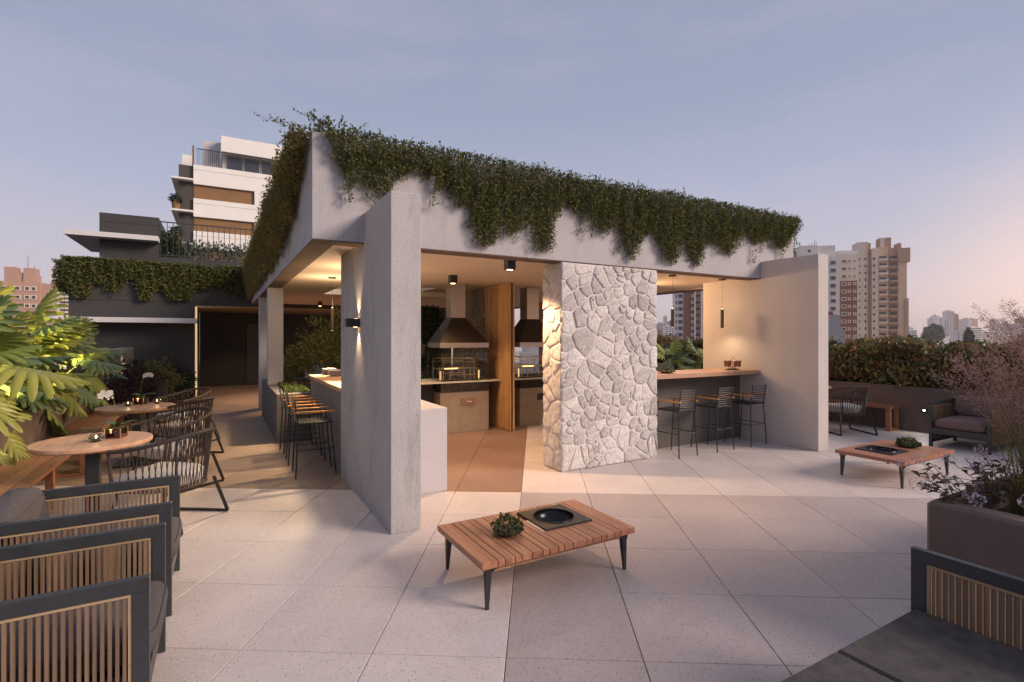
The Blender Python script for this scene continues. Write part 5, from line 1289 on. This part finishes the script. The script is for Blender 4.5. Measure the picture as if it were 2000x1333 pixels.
for i, (a_, b_, l) in enumerate(((3.02, -3.82, 'lilac flowers at the corner of the foreground planter, nearest the coffee table'), (3.35, -3.85, 'lilac flowers behind the planter corner'), (3.1, -4.15, 'lilac flowers on the near side of the foreground planter'), (3.6, -3.82, 'lilac flowers along the far edge of the foreground planter'))):
    flowers(a_, b_, .6, l, 60 + i)
# ================================================================ white apartment tower behind the dark building
WT = thing('white_tower', 'tall white apartment building with brown recessed balconies and a roof terrace', 'apartment building', world_xy=(-30.3, 48.7), z=0, wrot=PSI)
M_TW = P('tower_white', (.80, .77, .73), .8, var=.04, vscale=.4)
M_TB = P('tower_brown', (.24, .125, .05), .8, var=.12, vscale=.6)
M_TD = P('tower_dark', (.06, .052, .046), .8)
M_PANE = P('dusk_window_glass', (.10, .11, .14), .15, .3)
m = MB(); bands = [(16.25, 14.88), (13.15, 11.78), (10.1, 8.7)]
z = 18.1
for zt, zb in bands:
    m.box(0, 10, 0, 9, zt, z); m.box(5.2, 10, 0, 9, zb, zt); m.box(.0, .05, 0, 1.2, zb, zt) if 0 else None; z = zb
m.box(0, 10, 0, 9, -40, z)
for zt, zb in bands: m.box(0.01, 5.2, 1.25, 9, zb, zt)
m.part('wall', M_TW, WT)
for zt, zb in bands:
    MB().box(0.012, 5.19, .25, 1.24, zb + .001, zt - .001).part('balcony_recess', M_TB, WT)
for k in (17.6, 14.4, 11.3): MB().box(0, 10, -.012, -.001, k, k + .03).part('joint_line', P('joint_grey', (.4, .38, .37), .8), WT)
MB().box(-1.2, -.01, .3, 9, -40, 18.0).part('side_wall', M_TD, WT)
for k in (16.45, 13.45, 10.4): MB().box(-1.75, -.02, -.5, 7, k, k + .16).part('ledge', M_TW, WT)
MB().box(2.3, 10.2, -.05, 8, 19.75, 21.25).part('penthouse_box', M_TW, WT)
MB().box(2.4, 10, 1.0, 8, 18.1, 19.74).part('penthouse_wall', M_TW, WT)
MB().box(.7, 2.25, 1.4, 8, 18.1, 21.0).part('lift_tower', P('tower_pale', (.50, .49, .52), .8), WT)
MB().box(-1.0, -.2, 2, 8, 18.02, 19.5).part('rear_wall', M_TW, WT)
MB().box(-.1, .05, 0, .4, 18.1, 19.9).part('end_post', M_TB, WT)
for i in range(4):
    f = MB(); x = 2.75 + i * 1.55; f.box(x, x + 1.45, .9, .99, 18.12, 19.70); f = f.part('window', P('white_frame', (.6, .58, .58), .6), WT); put(MB().box(x + .07, x + 1.38, .86, .895, 18.35, 19.6).mesh('pane', M_PANE), 'pane', f)
MB().box(.25, 10, .03, .07, 19.62, 19.70).part('top_rail', M_BLACK2, WT)
me = MB().box(-.02, .02, .03, .06, 18.1, 19.62).mesh('baluster', M_BLACK2)
for i in range(52): put(me, 'baluster', WT, (.3 + i * .16, 0, 0))
for k, l in ((16.62 - 3.0, 'upper'), (10.57, 'lower')):
    t = thing('ledge_plant', 'green plant in a brown pot on the ' + l + ' side ledge of the white tower', 'potted plant', world_xy=(-30.3 - 1.4 * .8695, 48.7 - 1.4 * .494), z=k, wrot=PSI)
    MB().lathe([(.28, 0), (.36, .7), (.02, .72)], 14).part('pot', M_TB, t); bush(t, 'foliage', 420, (.42, .4, .42), .2, L_DARK, c=(0, 0, .95))

# ================================================================ city
CITY_Z = -42
gm = MB(); gm.add([(-6000, -3000, CITY_Z), (6000, -3000, CITY_Z), (6000, 8000, CITY_Z), (-6000, 8000, CITY_Z)], [(0, 1, 2, 3)])
g = put(gm.mesh('city_ground', P('city_ground_cover', (.16, .13, .11), .95, var=.4, vscale=.02)), 'city_ground'); tag(g, 'low ground of the city far below the terrace', kind='structure')
def zp(y, D): return EYE + (659 - y) * D / 1000
def xp(x, D): return (x - 1000) * D / 1000
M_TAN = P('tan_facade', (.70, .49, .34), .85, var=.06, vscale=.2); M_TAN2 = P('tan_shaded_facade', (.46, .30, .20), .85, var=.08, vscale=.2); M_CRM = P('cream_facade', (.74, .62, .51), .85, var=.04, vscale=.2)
M_RED = P('brick_red_facade', (.22, .085, .065), .85, var=.08, vscale=.3); M_PINK = P('salmon_facade', (.44, .27, .21), .85, var=.06, vscale=.2)
M_OFF = P('off_white_facade', (.74, .68, .65), .85, var=.04, vscale=.2); M_GREYF = P('grey_facade', (.34, .33, .34), .85, var=.1, vscale=.1)
M_WIND = P('far_window', (.06, .055, .055), .3)
class Tower:
    def __init__(s, name, label, D, px0, rot=0.0, cat='apartment tower'):
        s.D = D; s.px0 = px0; rot = -.55 * math.atan((px0 - 1000) / 1000); s.t = thing(name, label, cat, world_xy=(xp(px0, D), D), z=CITY_Z, wrot=rot); s.c = {}
        s.w = lambda x: ((x - 1000) / 1000 * D - xp(px0, D)) / (math.cos(rot) - (x - 1000) / 1000 * math.sin(rot))
    def block(s, part, mat, x0, x1, ytop, y0=0.0, depth=7.0, ybot=None):
        zb = 0 if ybot is None else zp(ybot, s.D) - CITY_Z
        MB().box(s.w(x0), s.w(x1), y0, depth, zb, zp(ytop, s.D) - CITY_Z).part(part, mat, s.t)
    def win(s, xs, ys, w_, h_, y0=0.0, frame=None, kind='window'):
        """windows: a sill-deep frame standing proud with a dark pane inside"""
        D = s.D / 1000; key = (w_, h_, frame.name if frame else '', y0)
        if key not in s.c:
            m = MB(); a, b = w_ * D / 2, h_ * D / 2; m.cur = 0; e = .22
            if frame:
                m.box(-a - e, a + e, y0 - .25, y0 - .001, b, b + e); m.box(-a - e, a + e, y0 - .25, y0 - .001, -b - e, -b); m.box(-a - e, -a, y0 - .25, y0 - .001, -b, b); m.box(a, a + e, y0 - .25, y0 - .001, -b, b)
            m.cur = 1; m.box(-a, a, y0 - .08, y0 - .0015, -b, b)
            s.c[key] = m.mesh('window', [frame or M_OFF, M_WIND])
        for x in xs:
            for y in ys: put(s.c[key], 'window', s.t, (s.w(x), 0, zp(y, s.D) - CITY_Z))
# tan tower
T = Tower('tan_tower', 'tall tan and cream apartment tower at the right, with stacked balconies', 215, 1674)
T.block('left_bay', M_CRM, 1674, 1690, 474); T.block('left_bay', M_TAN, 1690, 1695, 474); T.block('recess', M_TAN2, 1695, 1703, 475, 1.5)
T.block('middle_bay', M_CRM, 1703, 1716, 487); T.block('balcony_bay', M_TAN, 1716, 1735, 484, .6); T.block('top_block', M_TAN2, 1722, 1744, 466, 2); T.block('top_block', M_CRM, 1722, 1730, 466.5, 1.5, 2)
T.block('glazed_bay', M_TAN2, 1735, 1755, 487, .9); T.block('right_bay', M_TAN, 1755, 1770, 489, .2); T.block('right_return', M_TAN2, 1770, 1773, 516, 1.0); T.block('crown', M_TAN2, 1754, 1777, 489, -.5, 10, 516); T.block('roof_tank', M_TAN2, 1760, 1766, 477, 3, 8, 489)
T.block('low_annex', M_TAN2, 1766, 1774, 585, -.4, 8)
ys = [507 + i * 13.5 for i in range(12)]
T.win((1690.5,), ys, 3.2, 4.5); T.win((1707,), ys, 3.2, 4.5); T.win((1679,), ys, 2, 4.0)
for y in ys:
    MB().box(T.w(1716.5), T.w(1734), -.7, .59, zp(y + 5.2, 215) - CITY_Z, zp(y + .5, 215) - CITY_Z).part('balcony', M_CRM if y < 560 else M_TAN, T.t)
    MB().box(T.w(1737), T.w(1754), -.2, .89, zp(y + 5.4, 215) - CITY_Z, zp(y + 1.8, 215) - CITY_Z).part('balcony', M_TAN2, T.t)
T.win((1725,), [y - 2.2 for y in ys], 12, 4.2, y0=.6); T.win((1746,), [y - 1.8 for y in ys], 12, 6, y0=.9, frame=None)
# brick red and beige tower
T = Tower('red_beige_tower', 'beige apartment tower with a brick red lower panel and white framed windows', 198, 1636)
T.block('wall', M_CRM, 1636, 1676, 497); T.block('red_panel', M_RED, 1640.5, 1674, 549.5, -.12, -.01); T.block('roof_house', M_OFF, 1638, 1678, 490, 1, 6); 
ys = [511.5, 526, 541] + [555.5 + i * 14.6 for i in range(8)]
T.win((1648,), ys, 6, 5, y0=-.12, frame=M_CRM); T.win((1658.5, 1669), ys, 2.6, 3.2, y0=-.12, frame=M_CRM)
# white tower partly hidden by the end wall
T = Tower('off_white_tower', 'off white apartment tower just right of the pale wall, antennas on its roof', 190, 1556)
T.block('wall', M_OFF, 1580, 1636, 502); T.block('roof_house', M_OFF, 1561, 1635, 481, 2, 6); T.block('parapet', M_OFF, 1545, 1580, 492, 1, 6); T.block('roof_house', M_OFF, 1563, 1600, 480, 1.2, 8)
T.win((1627,), [516 + i * 14.7 for i in range(9)], 7, 5.5, frame=M_GREYF); T.win((1582.5,), [491], 4.5, 5, y0=1.2)
m = MB()
for x, h_ in ((1567, 12), (1568.5, 9), (1597, 14), (1600.5, 11), (1586, 7), (1592, 8)): m.tube([(T.w(x), 4, zp(481, 190) - CITY_Z), (T.w(x), 4, zp(481 - h_, 190) - CITY_Z)], .12, 4)
m.part('antenna', M_GREYF, T.t)
# gable wall in front
T = Tower('gable_house', 'grey blank gable wall with a red roof corner, just right of the pale wall', 120, 1612, cat='building')
T.block('wall', M_GREYF, 1612, 1642, 616); T.block('wall', M_GREYF, 1642, 1650, 646); T.block('roof', M_RED, 1612, 1628, 609, .5, 12, 616)
# red brick tower seen through the bar opening
T = Tower('brick_tower', 'brick red tower with white balcony stacks, seen through the opening over the right bar', 175, 1318)
T.block('wall', M_RED, 1336, 1358, 540); T.block('balcony_stack', M_OFF, 1320, 1336, 540, .8); T.block('pilaster', M_OFF, 1356, 1358.2, 540, -.5, -.01); T.block('recess', M_TAN2, 1358.2, 1369, 540, 1); T.block('pilaster', M_OFF, 1369, 1371.5, 540, -.5); T.block('wall', M_RED, 1371.5, 1392, 540)
ys = [566 + i * 12.6 for i in range(10)]
T.win((1329.5,), ys, 8, 7, y0=.8, frame=M_OFF); T.win((1321.5,), ys, 2.5, 6, y0=.8); T.win((1352.5,), ys, 2.2, 3, frame=M_OFF); T.win((1363.5,), ys, 8.5, 5, y0=1.0); T.win((1380,), ys, 4, 4, frame=M_OFF)
# left towers
T = Tower('salmon_tower', 'salmon coloured apartment block with twin roof turrets at the left edge', 170, 0)
T.block('wall', M_PINK, -40, 78, 549); T.block('side_wing', M_PINK, 78, 96, 551, 1.5); T.block('turret', M_PINK, 5, 28, 520, 1, 5); T.block('roof_house', M_PINK, 28, 43, 530, 1.5, 5); T.block('turret', M_PINK, 43, 66, 521, 1, 5); T.block('roof_house', M_PINK, 58, 69, 534, 1.5, 5)
ys = [562.5 + i * 17.2 for i in range(6)]
T.win((10, 29.5), ys, 14, 5.5, frame=M_CRM); T.win((-14,), ys, 12, 5.5, frame=M_CRM); T.win((53, 66), ys, 6, 6, frame=M_CRM)
m = MB(); m.tube([(T.w(39.5), 6, zp(530, 170) - CITY_Z), (T.w(39.5), 6, zp(492, 170) - CITY_Z)], .12, 4); m.tube([(T.w(53), 6, zp(521, 170) - CITY_Z), (T.w(53), 6, zp(511, 170) - CITY_Z)], .1, 4); m.part('antenna', M_GREYF, T.t)
T = Tower('slim_tower', 'slim off white tower with a red panel, between the salmon block and the dark building', 230, 97)
T.block('wall', M_OFF, 97, 113, 521); T.block('red_panel', M_RED, 100.5, 111, 552, -.3, -.01, 14) if 0 else MB().box(T.w(100.5), T.w(111), -.3, -.01, zp(580, 230) - CITY_Z, zp(552, 230) - CITY_Z).part('red_panel', M_RED, T.t)
T.win((106.5,), [526 + i * 11 for i in range(12)], 2.2, 3.2, y0=-.3, frame=M_CRM)
T = Tower('balcony_tower', 'cream tower with close rows of dark balconies, partly behind the vine on the dark building', 200, 112)
T.block('wall', M_CRM, 112, 137, 523, .5); T.block('wall', M_CRM, 137, 160, 523, .5); T.win((119.5, 131), [560 + i * 7.6 for i in range(9)], 5, 3.5, y0=.5); T.win((125,), [560 + i * 7.6 for i in range(9)], 3, 5, y0=.5)
# horizon skyline
SKY = [(1824, 1828, 622, 620, M_OFF), (1829, 1836, 617, 640, M_OFF), (1838, 1845, 623, 660, M_PINK), (1845, 1852, 624, 600, M_OFF), (1850, 1863, 608, 620, M_OFF), (1862, 1872, 614, 640, M_PINK), (1873, 1886, 626, 700, M_TAN), (1890, 1898, 623, 560, M_OFF), (1898, 1911, 623, 575, M_TAN),
       (1940, 1950, 624, 800, M_CRM), (1950, 1954, 628, 820, M_PINK), (1962, 1968, 634, 700, M_OFF), (1968, 1976, 631, 690, M_CRM), (1984, 2004, 634, 380, M_OFF), (1994, 2006, 622, 500, M_TAN2),
       (1872, 1889, 648, 340, M_OFF), (1896, 1919, 640, 330, M_OFF), (1918, 1950, 648, 340, M_OFF), (1966, 1990, 657, 300, M_CRM), (1776, 1790, 645, 420, M_OFF), (1780, 1784, 640, 480, M_OFF),
       (1286, 1300, 632, 600, M_GREYF), (1296, 1303, 618, 900, M_OFF), (1300, 1312, 637, 420, M_OFF), (1306, 1318, 628, 520, M_GREYF), (1285, 1292, 645, 300, M_TAN2)]
descs = ['slim white', 'white', 'salmon', 'narrow pale', 'tallest hazy white', 'hazy pinkish', 'tan', 'white slab', 'tan slab', 'cream', 'thin pink', 'small white', 'small cream', 'white banded', 'ochre', 'low white', 'big white', 'long low white', 'low cream', 'low white', 'thin white', 'grey', 'far white', 'white terraced', 'dark grey', 'brown']
wheres = ['left of the dome shaped wood', 'behind the dome shaped wood', 'right of the dome shaped wood', 'between two taller ones on the right skyline', 'at the centre of the right skyline', 'beside the tallest white one', 'right of the tallest white one', 'behind the pointed tree', 'with an antenna, right of the pointed tree',
          'near the sun glow', 'at the edge of the glowing cream one', 'below the sun glow', 'in the sun glow', 'at the right picture edge', 'at the far right picture edge', 'left of the pointed tree, just over the hedge', 'right of the pointed tree, just over the hedge', 'above the hedge near the grass plumes', 'over the hedge at the right', 'right of the tan tower', 'farther right of the tan tower',
          'seen through the opening beside the stone pillar', 'far off beside the stone pillar', 'under the left pendant lamp', 'left of the brick tower', 'low down beside the stone pillar']
for (x0, x1, yt, D, mat), d_, w_ in zip(SKY, descs, wheres):
    t = thing('city_building', d_ + ' city building ' + w_, 'building', world_xy=(xp((x0 + x1) / 2, D), D), z=CITY_Z, wrot=rnd.uniform(-.25, .25))
    hw = (x1 - x0) * D / 2000; dep = max(8, hw * 1.2); zt = zp(yt, D) - CITY_Z
    MB().box(-hw, hw, 0, dep, 0, zt).part('wall', mat, t)
    MB().box(-hw * .5, hw * .3, dep * .2, dep * .7, zt, zt + D * .0022).part('roof_house', mat, t)
    m = MB(); fl = D * .0042; nf = min(14, int((zt - 38) / fl)); nc = max(2, int(hw * 2 / (D * .0042)))
    for i in range(nf):
        for j in range(nc):
            cx = -hw + (j + .5) * 2 * hw / nc; m.box(cx - hw / nc * .55, cx + hw / nc * .55, -.25, -.01, zt - (i + .75) * fl, zt - (i + .3) * fl)
    if m.v: o = m.part('windows', M_WIND2 if 'M_WIND2' in globals() else M_WIND, t); o['kind'] = 'stuff'
m = [MB() for _ in range(4)]
rg = random.Random(77)
for i in range(2600):
    D = 260 + 2400 * rg.random() ** 1.3; px = rg.uniform(-200, 2250); zt = rg.choice([6, 9, 12, 16, 22, 30, 44, 60]) * rg.uniform(.7, 1.2)
    if zt + CITY_Z > EYE + D * .012: continue
    if D < 500 and zt > 34: continue
    x = xp(px, D); w_ = rg.uniform(5, 14); d_ = rg.uniform(6, 14); m[rg.randrange(4)].box(x - w_, x + w_, D, D + d_, CITY_Z, CITY_Z + zt)
for i, mt in enumerate((M_OFF, M_CRM, M_GREYF, M_PINK)):
    o = put(m[i].mesh('distant_city', mt), 'distant_city'); o['kind'] = 'stuff'; o['label'] = 'mass of far ' + ('white', 'cream', 'grey', 'pinkish')[i] + ' buildings spreading to the horizon'
# dome shaped wood, pointed tree
t = thing('dome_tree', 'broad dome shaped wood on the right horizon', 'tree', world_xy=(xp(1823, 420), 420), z=CITY_Z, wrot=0)
bush(t, 'crown', 5000, (6.5, 5, 7), 1.6, L_SILH2 if 'L_SILH2' in globals() else L_DARK, c=(0, 0, zp(641, 420) - CITY_Z - 5), lump=.12); MB().tube([(0, 0, 0), (0, 0, 36)], 1.2, 8).part('trunk', M_BARK, t)
t = thing('cypress_tree', 'pointed dark tree in front of the white buildings on the right skyline', 'tree', world_xy=(xp(1892, 210), 210), z=CITY_Z, wrot=0)
bush(t, 'crown', 2400, (1.35, 1.35, 4.5), .7, L_DARK, c=(0, 0, zp(644, 210) - CITY_Z - 4.3), lump=.12); MB().tube([(0, 0, 0), (0, 0, 38)], .5, 8).part('trunk', M_BARK, t)
# ================================================================ haze
hz = MB().box(-1900, 1900, -60, 3200, CITY_Z - 1, 75)
hm = bpy.data.materials.new('haze_air'); hm.use_nodes = True; t_ = hm.node_tree; t_.nodes.clear()
pv = N(t_, 'ShaderNodeVolumePrincipled'); pv.inputs['Color'].default_value = (.95, .90, .90, 1); pv.inputs['Density'].default_value = 0.00034; pv.inputs['Anisotropy'].default_value = 0.2
oo = N(t_, 'ShaderNodeOutputMaterial'); t_.links.new(pv.outputs[0], oo.inputs['Volume'])
ho = put(hz.mesh('haze', hm), 'haze'); ho['kind'] = 'stuff'; ho['label'] = 'pale evening haze over the city'
